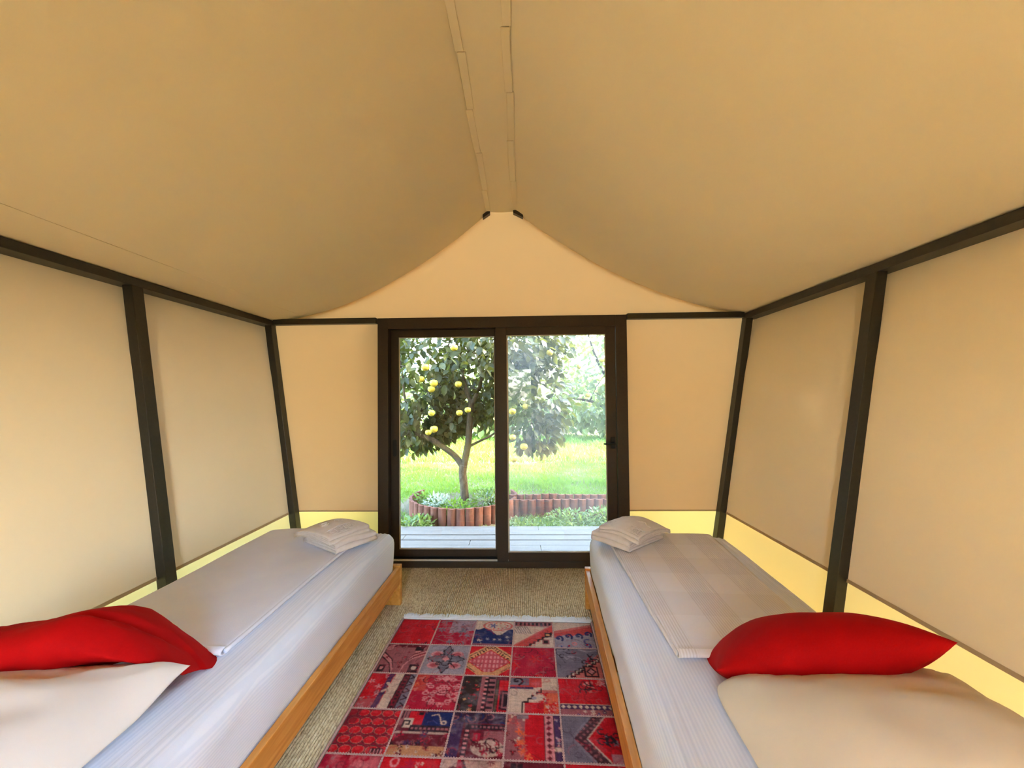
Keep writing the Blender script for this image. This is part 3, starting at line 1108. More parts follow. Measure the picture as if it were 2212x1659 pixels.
# ------------------------------------------------------------------ folded towels
def towel(loc, rz, label, seed, width=0.27, length=0.36, emblem=True, th=0.0105, tilt=0.0, full=False):
    t = empty('folded_towel', loc, rz)
    t.rotation_euler = (-tilt, 0, rz)
    tag(t, label, 'towel', 'folded bath towels on the beds')

    def dome(x, y):
        return 0.056 * max(0, 1 - (x / (width * 0.66)) ** 2) * max(0, 1 - ((y - length * 0.50) / (length * 0.60)) ** 2)
    # two thick U-shaped folds lying on one another
    for k in range(2):
        zb = 0.002 + k * (2 * th - 0.001)
        y0 = 0.006 * k
        r = th
        pr_o, pr_i = [], []
        n = 8
        for i in range(n + 1):
            pr_o.append((length - (length - r - y0) * i / n, zb))
        for i in range(1, 10):
            a = -PI / 2 - PI * i / 10
            pr_o.append((y0 + r + r * math.cos(a), zb + r + r * math.sin(a)))
        for i in range(n + 1):
            pr_o.append((y0 + r + (length - r - y0) * i / n, zb + 2 * r))
        tt = th * 0.95
        ri = r - tt
        for i in range(n + 1):
            pr_i.append((length - (length - r - y0) * i / n, zb + tt))
        for i in range(1, 10):
            a = -PI / 2 - PI * i / 10
            pr_i.append((y0 + r + ri * math.cos(a), zb + r + ri * math.sin(a)))
        for i in range(n + 1):
            pr_i.append((y0 + r + (length - r - y0) * i / n, zb + 2 * r - tt))
        loop = pr_o + pr_i[::-1]
        L = len(loop)
        mb = MB()
        nx = 22
        for i in range(nx + 1):
            x = -width / 2 + width * i / nx
            for (y, z) in loop:
                fl_ = 1.0 if full else min(1.0, max(0.0, z / 0.040))
                ty = 1 - 0.40 * max(0.0, y / length) ** 1.6
                zz = z * ty + dome(x, y) * fl_ + 0.0022 * nz(x * 16, y * 16, seed + k)
                zz += 0.004 * math.sin(x * 22 + seed) * fl_
                zz -= 0.010 * max(0, (y - length * 0.75) / (length * 0.25)) ** 2 * fl_
                mb.v.append((x + 0.004 * nz(y * 9, z * 60, seed), y + 0.005 * nz(x * 7, z * 40, seed + 3), max(0.001, zz) if not full else zz))
        for i in range(nx):
            for j in range(L):
                a = i * L + j
                b = i * L + (j + 1) % L
                mb.f.append((a, b, b + L, a + L))
        P = len(pr_o)
        for end in (0, nx):
            for j in range(P - 1):
                q = (end * L + j, end * L + j + 1, end * L + (L - 2 - j), end * L + (L - 1 - j))
                mb.f.append(q if end == 0 else q[::-1])
        mb.build('folded_layer', M['towel'], t, smooth=True, fixn=True)
    if emblem:
        ztop = lambda x, y: (0.002 + 4 * th - 0.001) * (1 - 0.40 * max(0.0, y / length) ** 1.6) + dome(x, y) + 0.0022 * nz(x * 16, y * 16, seed + 1) - 0.0028
        lines = []
        u = 0.0105
        for cx in np.arange(-0.105, 0.10, 0.056):
            key = [(0, 0), (4.4, 0), (4.4, 4), (1.2, 4), (1.2, 1.7), (3, 1.7), (3, 2.8), (2.1, 2.8)]
            lines.append([(cx + a * u, 0.030 + b * u) for a, b in key])
        lines.append([(-0.125, 0.021), (0.125, 0.021)])
        lines.append([(-0.125, 0.083), (0.125, 0.083)])
        # scroll motif above the meander
        sp = []
        for i in range(22):
            a = i / 21 * 3.6 * PI
            rr = 0.006 + 0.0024 * a
            sp.append((-0.055 + rr * math.cos(a), 0.175 + rr * math.sin(a)))
        lines.append(sp)
        wv = [(0.005 + 0.0048 * i, 0.165 + 0.028 * math.sin(i * 0.55) * (1 - i / 30)) for i in range(24)]
        lines.append(wv)
        mb = MB()
        for ln in lines:
            for p, q in zip(ln[:-1], ln[1:]):
                d = math.hypot(q[0] - p[0], q[1] - p[1])
                m_ = max(1, int(d / 0.012))
                pp = [(p[0] + (q[0] - p[0]) * i / m_, p[1] + (q[1] - p[1]) * i / m_) for i in range(m_ + 1)]
                mb.tube([(x, y, ztop(x, y) + 0.0022) for x, y in pp], 0.0034, 6)
        mb.build('woven_border', M['towel'], t, smooth=True)
    return t


ZT = 0.529
towel((-0.985, 2.275, ZT - 0.002), math.radians(57), 'lower folded white towel near the foot of the left bed', 3.0, emblem=False)
towel((-1.020, 2.262, ZT + 0.038), math.radians(60), 'upper folded white towel with woven border on the left bed', 5.0, tilt=0.01, full=True)
towel((0.498, 2.292, ZT - 0.002), math.radians(-50), 'lower folded white towel near the foot of the right bed', 7.0, emblem=False)
towel((0.545, 2.275, ZT + 0.038), math.radians(-48), 'upper folded white towel with Greek-key border on the right bed', 8.0, tilt=0.01, full=True)

# ------------------------------------------------------------------ patchwork rug
RUGW, RUGL = 1.19, 1.82
NC, NRW = 5, 8
rug = empty('patchwork_rug', (-0.205, 1.535, 0.0), math.radians(-1.6))
tag(rug, 'faded red patchwork rug of sewn carpet squares with white fringe', 'rug')
RED, CRIM, MAR, DK = lin(196, 22, 34), lin(172, 26, 50), lin(104, 28, 40), lin(44, 26, 34)
PINK, ROSE, CREAM, TAN = lin(206, 128, 130), lin(150, 84, 88), lin(198, 168, 150), lin(206, 146, 100)
GREY, LGREY, NAVY, PURP = lin(112, 100, 112), lin(150, 136, 146), lin(34, 38, 86), lin(70, 44, 78)
SAL, ORG, OLIVE, BLUE = lin(196, 100, 92), lin(214, 92, 56), lin(80, 66, 52), lin(64, 66, 120)


class Art:
    """small drawing board; u to the right, v towards the viewer, both 0..1"""
    def __init__(s, base, n=64):
        s.n = n
        g = np.linspace(0, 1, n)
        s.u, s.v = np.meshgrid(g, g)
        s.c = np.zeros((n, n, 3))
        s.c[:] = base

    def put(s, mask, col, a=1.0):
        m = mask.astype(float)[..., None] * a
        s.c = s.c * (1 - m) + np.array(col) * m
        return s

    def rect(s, u0, v0, u1, v1, col, a=1.0):
        return s.put((s.u >= u0) & (s.u <= u1) & (s.v >= v0) & (s.v <= v1), col, a)

    def half(s, nx, ny, d, col, a=1.0):
        return s.put(nx * s.u + ny * s.v > d, col, a)

    def line(s, p, q, w, col, a=1.0):
        d = np.array(q) - np.array(p)
        L2 = (d ** 2).sum()
        t = np.clip(((s.u - p[0]) * d[0] + (s.v - p[1]) * d[1]) / L2, 0, 1)
        dist = np.hypot(s.u - p[0] - t * d[0], s.v - p[1] - t * d[1])
        return s.put(dist < w, col, a)

    def poly(s, pts, w, col, a=1.0):
        for p, q in zip(pts[:-1], pts[1:]):
            s.line(p, q, w, col, a)
        return s

    def diamond(s, cu, cv, ru, rv, col, a=1.0):
        return s.put(abs(s.u - cu) / ru + abs(s.v - cv) / rv < 1, col, a)

    def oval(s, cu, cv, ru, rv, col, a=1.0):
        return s.put(((s.u - cu) / ru) ** 2 + ((s.v - cv) / rv) ** 2 < 1, col, a)

    def dots(s, pts, r, col, a=1.0):
        for p in pts:
            s.oval(p[0], p[1], r, r, col, a)
        return s

    def stairs(s, p, q, k, w, col, a=1.0):
        pts = [p]
        for i in range(k):
            t = (i + 1) / k
            x, y = p[0] + (q[0] - p[0]) * t, p[1] + (q[1] - p[1]) * t
            pts += [(x, pts[-1][1]), (x, y)]
        return s.poly(pts, w, col, a)

    def flowers(s, k, seed, cols, r0=0.03, r1=0.08, box=(0, 0, 1, 1)):
        g = np.random.default_rng(seed)
        for i in range(k):
            cu, cv = g.uniform(box[0], box[2]), g.uniform(box[1], box[3])
            r = g.uniform(r0, r1)
            th = np.arctan2(s.v - cv, s.u - cu)
            d = np.hypot(s.u - cu, s.v - cv)
            pet = int(g.integers(3, 7))
            lim = r * (0.65 + 0.35 * np.cos(pet * th + g.uniform(0, 6)))
            s.put(d < lim, cols[int(g.integers(len(cols)))])
            s.put(d < r * 0.25, cols[int(g.integers(len(cols)))])
        return s

    def scrawl(s, k, seed, cols, w=0.014, box=(0, 0, 1, 1)):
        g = np.random.default_rng(seed)
        for i in range(k):
            p = np.array([g.uniform(box[0], box[2]), g.uniform(box[1], box[3])])
            a = g.uniform(0, 6.28)
            da = g.uniform(-0.9, 0.9)
            c = cols[int(g.integers(len(cols)))]
            for _ in range(6):
                q = p + 0.045 * np.array([math.cos(a), math.sin(a)])
                s.line(p, q, w, c)
                p, a = q, a + da
        return s

    def worn(s, seed, amt=0.18, col=None):
        g = np.random.default_rng(seed)
        w = np.zeros((s.n, s.n))
        for sc, am in ((5, .5), (11, .35), (26, .35)):
            q = g.normal(size=(sc + 2, sc + 2))
            x = np.linspace(0, sc, s.n)
            i = x.astype(int)
            f = x - i
            r = q[i][:, i] * (1 - f)[:, None] * (1 - f)[None] + q[i + 1][:, i] * f[:, None] * (1 - f)[None] \
                + q[i][:, i + 1] * (1 - f)[:, None] * f[None] + q[i + 1][:, i + 1] * f[:, None] * f[None]
            w += am * r
        m = np.clip(w * amt * 1.6, 0, 0.7)[..., None]
        s.c = s.c * (1 - m) + np.array(col or LGREY) * m
        s.c *= np.clip(1 + 0.35 * np.minimum(w, 0) * amt * 4, 0.3, 1)[..., None]
        # thread-like abrasion and faded ghost ornament
        th_ = g.normal(size=(s.n, s.n)) * 0.10 + g.normal(size=(s.n, 1)) * 0.05 + g.normal(size=(1, s.n)) * 0.05
        s.c = np.clip(s.c * (1 + th_[..., None]), 0, 1)
        k = s.c.copy()
        s.scrawl(16, seed + 200, [tuple(np.array(DK) * 1.2), ROSE, CRIM], 0.011)
        s.c = k * 0.55 + s.c * 0.45
        return s


def hooks(a, v0, n, col, w=0.016, h=0.06):
    for i in range(n):
        x = (i + 0.5) / n
        a.poly([(x - 0.3 / n, v0 + h), (x - 0.3 / n, v0), (x + 0.25 / n, v0), (x + 0.25 / n, v0 + h * 0.6)], w, col)
    return a


def patch_art(r, c):
    k = (r, c)
    A = Art
    if k == (0, 0):
        a = A(RED); a.flowers(6, 1, [CRIM, MAR], box=(.75, 0, 1, 1)); a.flowers(3, 4, [ROSE], .02, .05, (.3, .75, .7, .95)); return a.worn(1, .10, ROSE)
    if k == (0, 1):
        a = A(CRIM); a.put((a.u > .35) & (a.v < .55 - .2 * (a.u - .4)), LGREY, .8); a.flowers(10, 2, [ROSE, GREY, CRIM], .05, .13); a.flowers(5, 8, [NAVY, PURP], .03, .08, (.55, .1, .95, .6)); a.scrawl(14, 3, [ROSE, GREY]); return a.worn(2, .22)
    if k == (0, 2):
        a = A(NAVY); a.put(a.v < .60 - .8 * (a.u - .55) ** 2 * (a.u < .55) - .25 * np.sin(a.u * 5) ** 2, CREAM)
        a.oval(.58, .22, .40, .20, SAL); a.oval(.58, .22, .34, .165, CREAM); a.dots([(.58 + .26 * math.cos(t), .22 + .12 * math.sin(t)) for t in np.arange(0, 6.2, .5)], .025, SAL)
        a.flowers(1, 5, [BLUE], .1, .11, (.45, .2, .47, .22)); a.flowers(8, 6, [CREAM, LGREY], .03, .06, (0, .66, 1, .98)); a.rect(0, .93, 1, 1, ROSE, .7); return a.worn(3, .10)
    if k == (0, 3):
        a = A(CREAM); a.rect(0, 0, 1, .20, ROSE); [a.rect(x, .04, x + .055, .16, DK) for x in np.arange(.02, 1, .11)]
        a.put((a.v > .95 - .85 * a.u) & (a.v < 1.4 - .85 * a.u), SAL); a.put((a.v > 1.0 - .85 * a.u) & (a.v < 1.32 - .85 * a.u), RED, .6)
        [a.line((x, .22), (x + .12, .5), .010, GREY) for x in np.arange(-.1, .35, .06)]
        a.stairs((.30, 1), (.95, .45), 6, .022, DK); a.stairs((.38, 1), (1., .50), 6, .018, CREAM); a.rect(.72, .72, .9, .9, ROSE); a.rect(.76, .76, .86, .86, DK)
        a.rect(.78, .46, .96, .62, DK); a.rect(.82, .5, .92, .58, TAN); return a.worn(4, .12)
    if k == (0, 4):
        a = A(CREAM); a.put(a.v > .38 - .30 * a.u, SAL); a.put(a.v > .48 - .32 * a.u, RED, .55); a.put(a.v > .62 - .18 * a.u + .04 * np.sin(a.u * 18), LGREY)
        for cx, cy in ((.12, .66), (.36, .58), (.62, .56), (.86, .48)):
            sp = [(cx + .09 * t / 6 * math.cos(t), cy + .10 * t / 6 * math.sin(t)) for t in np.arange(0, 7.5, .5)]
            a.poly(sp, .028, NAVY)
        a.scrawl(5, 9, [PINK, BLUE], .02, (.1, .8, .9, .98)); a.dots([(.35, .93), (.8, .88)], .03, CRIM); return a.worn(5, .12)
    if k == (1, 0):
        a = A(ROSE); a.rect(0, .02, 1, .14, MAR); a.scrawl(12, 10, [ROSE, PINK], .012, (0, .03, 1, .13))
        for off_ in (0, .05, .11, .16):
            a.poly([(0, .32 + off_), (.25, .55 + off_), (.38, .85 + off_)], .014, DK if off_ in (0, .16) else PINK)
            a.poly([(1, .20 + off_), (.72, .38 + off_), (.60, .75), (.58, 1)], .014, MAR if off_ in (0, .11) else PINK)
        a.rect(.70, .10, .92, .24, DK); a.flowers(12, 11, [MAR, CRIM, PINK], .03, .07); a.rect(.04, .75, .20, .98, DK); a.oval(.12, .86, .04, .05, PINK)
        a.rect(.74, .72, .96, .98, DK); a.oval(.86, .84, .06, .06, CREAM); return a.worn(6, .18, ROSE)
    if k == (1, 1):
        a = A(LGREY); a.diamond(.5, .5, .40, .46, PINK, .0)
        [a.oval(x, y, .15, .11, PINK, .85) for x, y in ((.26, .34), (.74, .34), (.26, .72), (.74, .72))]
        [a.oval(x, y, .09, .06, CRIM, .7) for x, y in ((.26, .34), (.74, .34), (.26, .72), (.74, .72))]
        th = np.arctan2(a.v - .5, a.u - .5); d = np.hypot((a.u - .5), (a.v - .5) * .95)
        lim = .20 + .22 * np.abs(np.cos(2 * th)) ** 3 + .03 * np.cos(16 * th)
        a.put(d < lim, DK); a.put(d < lim - .035, GREY); a.scrawl(8, 13, [DK], .012, (.38, .35, .62, .65)); a.diamond(.5, .5, .08, .10, PINK); return a.worn(7, .15)
    if k == (1, 2):
        a = A(RED); a.put((abs(a.u - .5) * .85 + abs(a.v - .56) < .66) & (a.v > -.1), TAN)
        [a.line((.02 + t * .48, .62 - t * .58), (.02 + t * .48 - .035, .62 - t * .58 - .07), .014, MAR) for t in np.arange(0, 1, .11)]
        [a.line((.98 - t * .48, .62 - t * .58), (.98 - t * .48 + .035, .62 - t * .58 - .07), .014, MAR) for t in np.arange(0, 1, .11)]
        m = abs(a.u - .5) * .85 + abs(a.v - .56)
        a.put((m < .60) & (m > .575), DK); a.put((m < .43) & (m > .40), RED); a.put(m < .40, PINK); a.put((m < .40) & ((np.floor(a.u * 22) % 2 == 0) | (np.floor(a.v * 20) % 3 == 0)), CRIM, .75)
        a.dots([(.5 + sx * .56 * t, .56 - (.5 - .5 * t)) for t in np.arange(.05, 1, .24) for sx in (-1, 1)], .022, DK); a.put((a.v > .78) & (m > .62), RED); a.put((a.v > .90) & (m < .6), TAN); return a.worn(8, .10, ROSE)
    if k == (1, 3):
        a = A(CRIM); a.flowers(8, 14, [RED, CRIM], .08, .2); a.scrawl(16, 15, [MAR, ROSE], .010); return a.worn(9, .16, ROSE)
    if k == (1, 4):
        a = A(GREY); a.scrawl(10, 16, [DK, LGREY], .012, (.05, .02, .4, .35)); a.put(a.v > 1.25 - 1.05 * a.u, SAL)
        for o_, cc in ((0, DK), (.05, CREAM), (.10, DK)):
            a.stairs((.12 + o_, 1.02), (.98, .30 + o_), 9, .020, cc)
        a.rect(.60, .62, .92, .96, DK); a.rect(.64, .66, .88, .92, SAL); a.diamond(.76, .79, .12, .13, DK); a.diamond(.76, .79, .07, .08, PINK)
        a.scrawl(8, 17, [CRIM, DK], .014, (.7, .4, .95, .6)); a.poly([(.55, .04), (.75, .12), (.98, .06)], .02, LGREY); return a.worn(10, .12)
    if k == (2, 0):
        a = A(RED); a.flowers(16, 18, [CRIM, ROSE, PINK], .04, .10, (0, 0, .5, 1)); a.put(a.v > .78 - .1 * a.u, ROSE, .6)
        x0 = .58 - .06 * a.v
        a.put(abs(a.u - x0 + .12) < .055, PURP); a.put((a.u > x0 - .05) & (a.u < x0 + .16), CREAM); a.put((a.u > x0 + .16), MAR); a.put(a.u > x0 + .30, GREY)
        [a.oval(.58 - .06 * t + .23, t, .035, .025, DK) for t in np.arange(.05, 1, .10)]
        [a.put(np.abs(a.u - x0 - q) < .012, DK) for q in (.16, .30)]; a.poly([(.45, .30), (.56, .42), (.42, .55)], .03, CREAM)
        [a.poly([(.9, y), (.98, y + .06), (.88, y + .12)], .016, DK) for y in np.arange(.05, .9, .2)]; return a.worn(11, .16, ROSE)
    if k == (2, 1):
        a = A(CRIM); a.rect(0, 0, .28, .5, ORG, .35)
        g = np.random.default_rng(19)
        for i in range(26):
            x, y, r = g.uniform(.30, .70), g.uniform(.04, .9), g.uniform(.03, .08)
            for xx in (x, 1.30 - x):
                a.oval(xx, y, r, r * .7, PINK, .9); a.oval(xx, y, r * .5, r * .3, CRIM)
        a.flowers(5, 20, [ORG, SAL], .06, .10, (0, 0, .25, 1)); a.scrawl(22, 21, [MAR, PINK], .010, (.3, 0, 1, 1)); a.diamond(.66, .12, .10, .10, PINK); return a.worn(12, .10, ROSE)
    if k == (2, 2):
        a = A(OLIVE); a.rect(0, 0, .42, 1, lin(52, 36, 34)); a.flowers(18, 22, [OLIVE, RED, TAN], .02, .05, (0, 0, .38, 1))
        a.rect(.40, 0, .48, 1, ROSE); a.rect(.48, 0, .56, 1, DK); [a.rect(.49, y, .55, y + .05, PINK) for y in np.arange(.02, 1, .12)]
        a.rect(.56, 0, .72, 1, ROSE); [a.rect(.58, y, .70, y + .07, DK) for y in np.arange(.02, 1, .14)]; [a.rect(x, 0, x + .018, 1, DK) for x in (.06, .39, .56, .72, .78)]
        a.rect(.80, .12, 1, 1, RED); a.rect(.84, .42, 1, .95, DK); a.rect(.88, .47, 1, .90, ROSE); a.rect(.92, .52, 1, .86, DK); a.rect(.74, 0, 1, .12, MAR); return a.worn(13, .12)
    if k == (2, 3):
        a = A(CREAM); a.put((a.v < .36 - .1 * a.u) & (a.u < .68), RED, .9); a.rect(0, .02, .40, .24, GREY); a.poly([(.05 + .11 * t / 6 * math.cos(t) + .1, .12 + .10 * t / 6 * math.sin(t)) for t in np.arange(0, 8, .5)], .024, DK)
        a.put((a.v > .30) & (a.v < .36) & (a.u < .5), PURP); a.put((a.u > .60) & (a.v > .38), SAL); a.put((a.u > .32) & (a.v > .72), RED); a.put((a.u > .70) & (a.v > .45), ORG, .75)
        a.stairs((.30, .72), (.66, .34), 4, .022, DK); a.flowers(10, 23, [RED, SAL, CREAM], .05, .10, (.6, .45, 1, 1)); a.oval(.60, .58, .10, .09, CREAM); a.oval(.52, .60, .05, .04, LGREY); a.stairs((.28, 1), (.28, .72), 2, .016, DK); return a.worn(14, .10)
    if k == (2, 4):
        a = A(RED); a.flowers(8, 24, [PINK, SAL], .05, .12, (.4, 0, 1, .4)); a.scrawl(10, 25, [DK, MAR], .014, (.45, .05, 1, .42)); a.rect(0, .74, 1, .86, PURP)
        [a.diamond(x, .80, .045, .05, CREAM) for x in np.arange(.06, 1, .115)]; a.rect(0, .86, 1, 1, ROSE); a.flowers(8, 26, [BLUE, PURP, CREAM], .03, .06, (0, .88, 1, 1)); a.rect(0, .72, 1, .745, CREAM); return a.worn(15, .12, ROSE)
    if k == (3, 0):
        a = A(MAR); a.rect(0, 0, 1, 1, CRIM, .4)
        for j in range(5):
            for i in range(5):
                x, y = (i + .5 * (j % 2) + .2) * .235, .10 + j * .205
                a.oval(x, y, .125, .100, DK); a.oval(x, y, .112, .088, SAL); a.oval(x, y, .100, .078, RED); a.oval(x - .02, y - .02, .05, .03, lin(206, 40, 50))
        a.rect(0, 0, .22, .35, MAR, .7); a.rect(.72, .88, .96, .98, DK); [a.rect(x, .89, x + .02, .97, PINK) for x in np.arange(.74, .95, .06)]; return a.worn(16, .08, ROSE)
    if k == (3, 1):
        a = A(MAR); a.rect(.46, .02, 1, .36, NAVY); a.poly([(.60, .12), (.72, .08), (.78, .18), (.80, .26)], .010, CREAM); a.poly([(.55, .28), (.66, .24), (.74, .30)], .010, BLUE); a.oval(.86, .28, .06, .05, CREAM); a.oval(.86, .28, .03, .025, NAVY)
        a.rect(.16, .02, .46, .34, RED); a.rect(0, 0, .16, .36, ROSE); [a.rect(x, 0, x + .02, .22, DK) for x in (.03, .09, .15)]; a.rect(.08, .20, .28, .42, CREAM); a.poly([(.10, .40), (.10, .26), (.22, .26), (.22, .34), (.16, .34)], .016, DK)
        a.rect(.34, .04, .44, .12, DK); a.rect(.24, .36, 1, .50, DK); [a.rect(x, .40, x + .05, .46, ROSE) for x in np.arange(.28, 1, .08)]; a.rect(0, .50, 1, .54, CREAM, .7)
        a.flowers(16, 27, [DK, ROSE, CRIM, PURP], .04, .08, (0, .55, 1, .8)); a.rect(0, .80, 1, 1, TAN, .7); a.flowers(14, 28, [MAR, DK, CREAM], .03, .07, (0, .8, 1, 1)); return a.worn(17, .08)
    if k == (3, 2):
        a = A(PURP); a.rect(0, 0, 1, .24, lin(56, 32, 52)); a.scrawl(16, 29, [ROSE, DK, NAVY], .012, (0, 0, 1, .24)); a.rect(.22, .26, 1, 1, MAR); a.rect(.26, .30, 1, .40, DK); [a.rect(x, .32, x + .04, .38, ROSE) for x in np.arange(.3, 1, .075)]
        a.rect(.26, .30, .36, 1, DK); [a.rect(.28, y, .34, y + .05, PINK) for y in np.arange(.42, 1, .09)]; a.flowers(8, 30, [NAVY, PURP, ROSE], .03, .06, (0, .3, .2, 1))
        a.put((a.u > .62) & (a.v > .44) & (a.v < .78), ROSE); a.oval(.72, .80, .30, .17, CREAM, .75); a.flowers(7, 61, [MAR, CRIM], .05, .10, (.5, .70, .95, .92)); a.scrawl(8, 62, [MAR, DK], .013, (.48, .66, .95, .92)); a.rect(.44, .48, .56, .66, CRIM); a.rect(.48, .52, .52, .62, ROSE); return a.worn(18, .16)
    if k == (3, 3):
        a = A(RED); a.rect(0, 0, .34, 1, ROSE); a.flowers(18, 31, [RED, SAL, MAR, CREAM], .04, .09, (0, 0, .34, 1)); a.flowers(6, 32, [ORG], .05, .09, (.22, .25, .42, .95)); a.rect(.18, 0, .40, .12, GREY, .8)
        a.rect(.70, 0, .86, 1, PINK); [a.diamond(.78, y, .05, .055, MAR) for y in np.arange(.07, 1, .125)]; [a.rect(x, 0, x + .018, 1, DK) for x in (.695, .86)]; a.rect(.88, 0, 1, 1, PURP); a.flowers(10, 33, [PINK, LGREY], .02, .045, (.9, 0, 1, 1)); a.rect(.86, .72, 1, .80, CREAM); return a.worn(19, .08, ROSE)
    if k == (3, 4):
        a = A(GREY)
        m = a.u - .42 - .75 * abs(a.v - .52)
        a.put(m > -.28, LGREY, .35); band = (m > -.22) & (m < 0)
        a.put(band, ROSE); a.put(band & ((np.floor((a.u + a.v) * 14) % 2 == 0) | (np.floor((a.u - a.v) * 14 + 40) % 2 == 0)), DK, .85)
        a.put(m > 0, RED); a.put((m > 0) & (m < .03), CREAM); a.flowers(4, 34, [GREY, DK], .05, .09, (.75, .35, .95, .62)); a.scrawl(6, 35, [DK], .016, (.72, .40, .95, .6)); a.rect(.80, .82, 1, 1, LGREY, .6); return a.worn(20, .12)
    if k == (4, 0):
        a = A(CRIM); a.rect(.45, 0, 1, 1, PINK, .35); a.flowers(8, 36, [ROSE, CRIM], .1, .2); return a.worn(21, .30, PINK)
    if k == (4, 1):
        a = A(RED); a.oval(.22, .10, .08, .10, PINK); a.oval(.22, .10, .05, .06, RED); a.rect(.40, .22, .46, .42, DK); a.rect(.50, .22, .56, .42, DK); a.flowers(5, 37, [PINK, CREAM], .03, .06, (.4, .1, .7, .4)); a.flowers(4, 38, [CRIM], .1, .2); return a.worn(22, .10, ROSE)
    if k == (4, 2):
        a = A(CRIM); a.rect(0, 0, .24, 1, CREAM, .8); a.oval(.20, .30, .09, .16, MAR); a.put((np.hypot(a.u - .75, a.v + .05) < .40), CREAM, .75); a.put(abs(np.hypot(a.u - .75, a.v + .05) - .42) < .025, DK); a.flowers(8, 39, [ROSE, MAR], .05, .1); return a.worn(23, .22)
    if k == (4, 3):
        a = A(MAR); a.flowers(10, 40, [DK, CRIM], .06, .14); a.rect(.12, .04, .32, .22, DK); a.scrawl(12, 41, [ROSE, DK], .014, (.4, .2, 1, .5)); return a.worn(24, .14)
    if k == (4, 4):
        a = A(RED); [a.poly([(.30, .34 + o_), (.45, .14 + o_), (.60, .34 + o_)], .018, CREAM if o_ < .15 else TAN) for o_ in (0, .08, .16)]; a.line((.45, .1), (.45, .5), .014, DK); a.flowers(3, 42, [PINK], .03, .05, (.8, 0, 1, .2)); return a.worn(25, .08, ROSE)
    return None


def smooth1(c):
    p = np.pad(c, ((1, 1), (1, 1), (0, 0)), mode='edge')
    return 0.6 * c + 0.1 * (p[:-2, 1:-1] + p[2:, 1:-1] + p[1:-1, :-2] + p[1:-1, 2:])


PWD = (RUGW - 0.02) / NC
PHT = [0.245, 0.232, 0.224, 0.222, 0.225, 0.224, 0.224, 0.204]
row_y = [RUGL / 2 - 0.01]
for hgt in PHT:
    row_y.append(row_y[-1] - hgt)
for r in range(NRW):
    for c in range(NC):
        art = patch_art(r, c) or patch_art((r * 2) % 5, (c + 2) % 5)
        cc = smooth1(art.c)
        n = art.n
        x0 = -RUGW / 2 + 0.01 + c * PWD
        y1, y0 = row_y[r], row_y[r + 1]
        g = 0.0025
        idx = np.arange(n)
        X = x0 + g + (PWD - 2 * g) * idx / (n - 1)
        Y = y1 - g - (y1 - y0 - 2 * g) * idx / (n - 1)
        XX, YY = np.meshgrid(X, Y)
        edge = np.minimum.reduce([art.u, 1 - art.u, art.v, 1 - art.v])
        jj = 0.0015 * ((r * 5 + c) % 3)
        ZZ = 0.0075 + jj * 0.3 + 0.0022 * np.clip(edge / 0.04, 0, 1)
        V = np.stack([XX, YY, ZZ], -1).reshape(-1, 3)
        # a rim down to the backing so that the patch has thickness
        rim = np.concatenate([idx[:-1], idx[:-1] * n + n - 1, (n - 1) * n + idx[:0:-1], idx[:0:-1] * n])
        RV = V[rim].copy()
        RV[:, 2] = 0.0035
        q = []
        for j in range(n - 1):
            b = j * n
            q += [(b + i, b + n + i, b + n + i + 1, b + i + 1) for i in range(n - 1)]
        m0 = len(V)
        L = len(rim)
        q += [(int(rim[(i + 1) % L]), m0 + (i + 1) % L, m0 + i, int(rim[i])) for i in range(L)]
        me = bpy.data.meshes.new('patch')
        me.from_pydata(np.concatenate([V, RV]).tolist(), [], q)
        at = me.color_attributes.new('design', 'FLOAT_COLOR', 'POINT')
        colr = np.ones((m0 + L, 4), dtype=np.float32)
        colr[:m0, :3] = cc.reshape(-1, 3)
        colr[m0:, :3] = cc.reshape(-1, 3)[rim]
        at.data.foreach_set('color', colr.ravel())
        obj('patch', me, M['rug'], rug)
MB().box(-RUGW / 2, RUGW / 2, -RUGL / 2, RUGL / 2, 0.0012, 0.0042).build('backing', M['rugback'], rug)
# whip-stitched seams between the patches
for c in range(1, NC):
    mb = MB()
    x = -RUGW / 2 + 0.01 + c * PWD
    mb.box(x - 0.0028, x + 0.0028, row_y[-1], row_y[0], 0.006, 0.0098)
    for y in np.arange(row_y[-1] + 0.004, row_y[0], 0.011):
        w = 0.0036 + 0.0014 * random.random()
        mb.box(x - w, x + w, y, y + 0.0042, 0.0085, 0.0112)
    mb.build('stitched_seam', M['seam'], rug)
for r in range(1, NRW):
    mb = MB()
    y = row_y[r]
    mb.box(-RUGW / 2 + 0.01, RUGW / 2 - 0.01, y - 0.0028, y + 0.0028, 0.006, 0.0098)
    for x in np.arange(-RUGW / 2 + 0.012, RUGW / 2 - 0.012, 0.011):
        w = 0.0036 + 0.0018 * random.random()
        mb.box(x, x + 0.0042, y - w, y + w, 0.0085, 0.0112)
    mb.build('stitched_seam', M['seam'], rug)
for s in (-1, 1):
    MB().tube([(s * (RUGW / 2 - 0.002), y, 0.0075) for y in np.linspace(-RUGL / 2, RUGL / 2, 14)], 0.0062, 8).build('side_binding', M['seam'], rug, smooth=True)
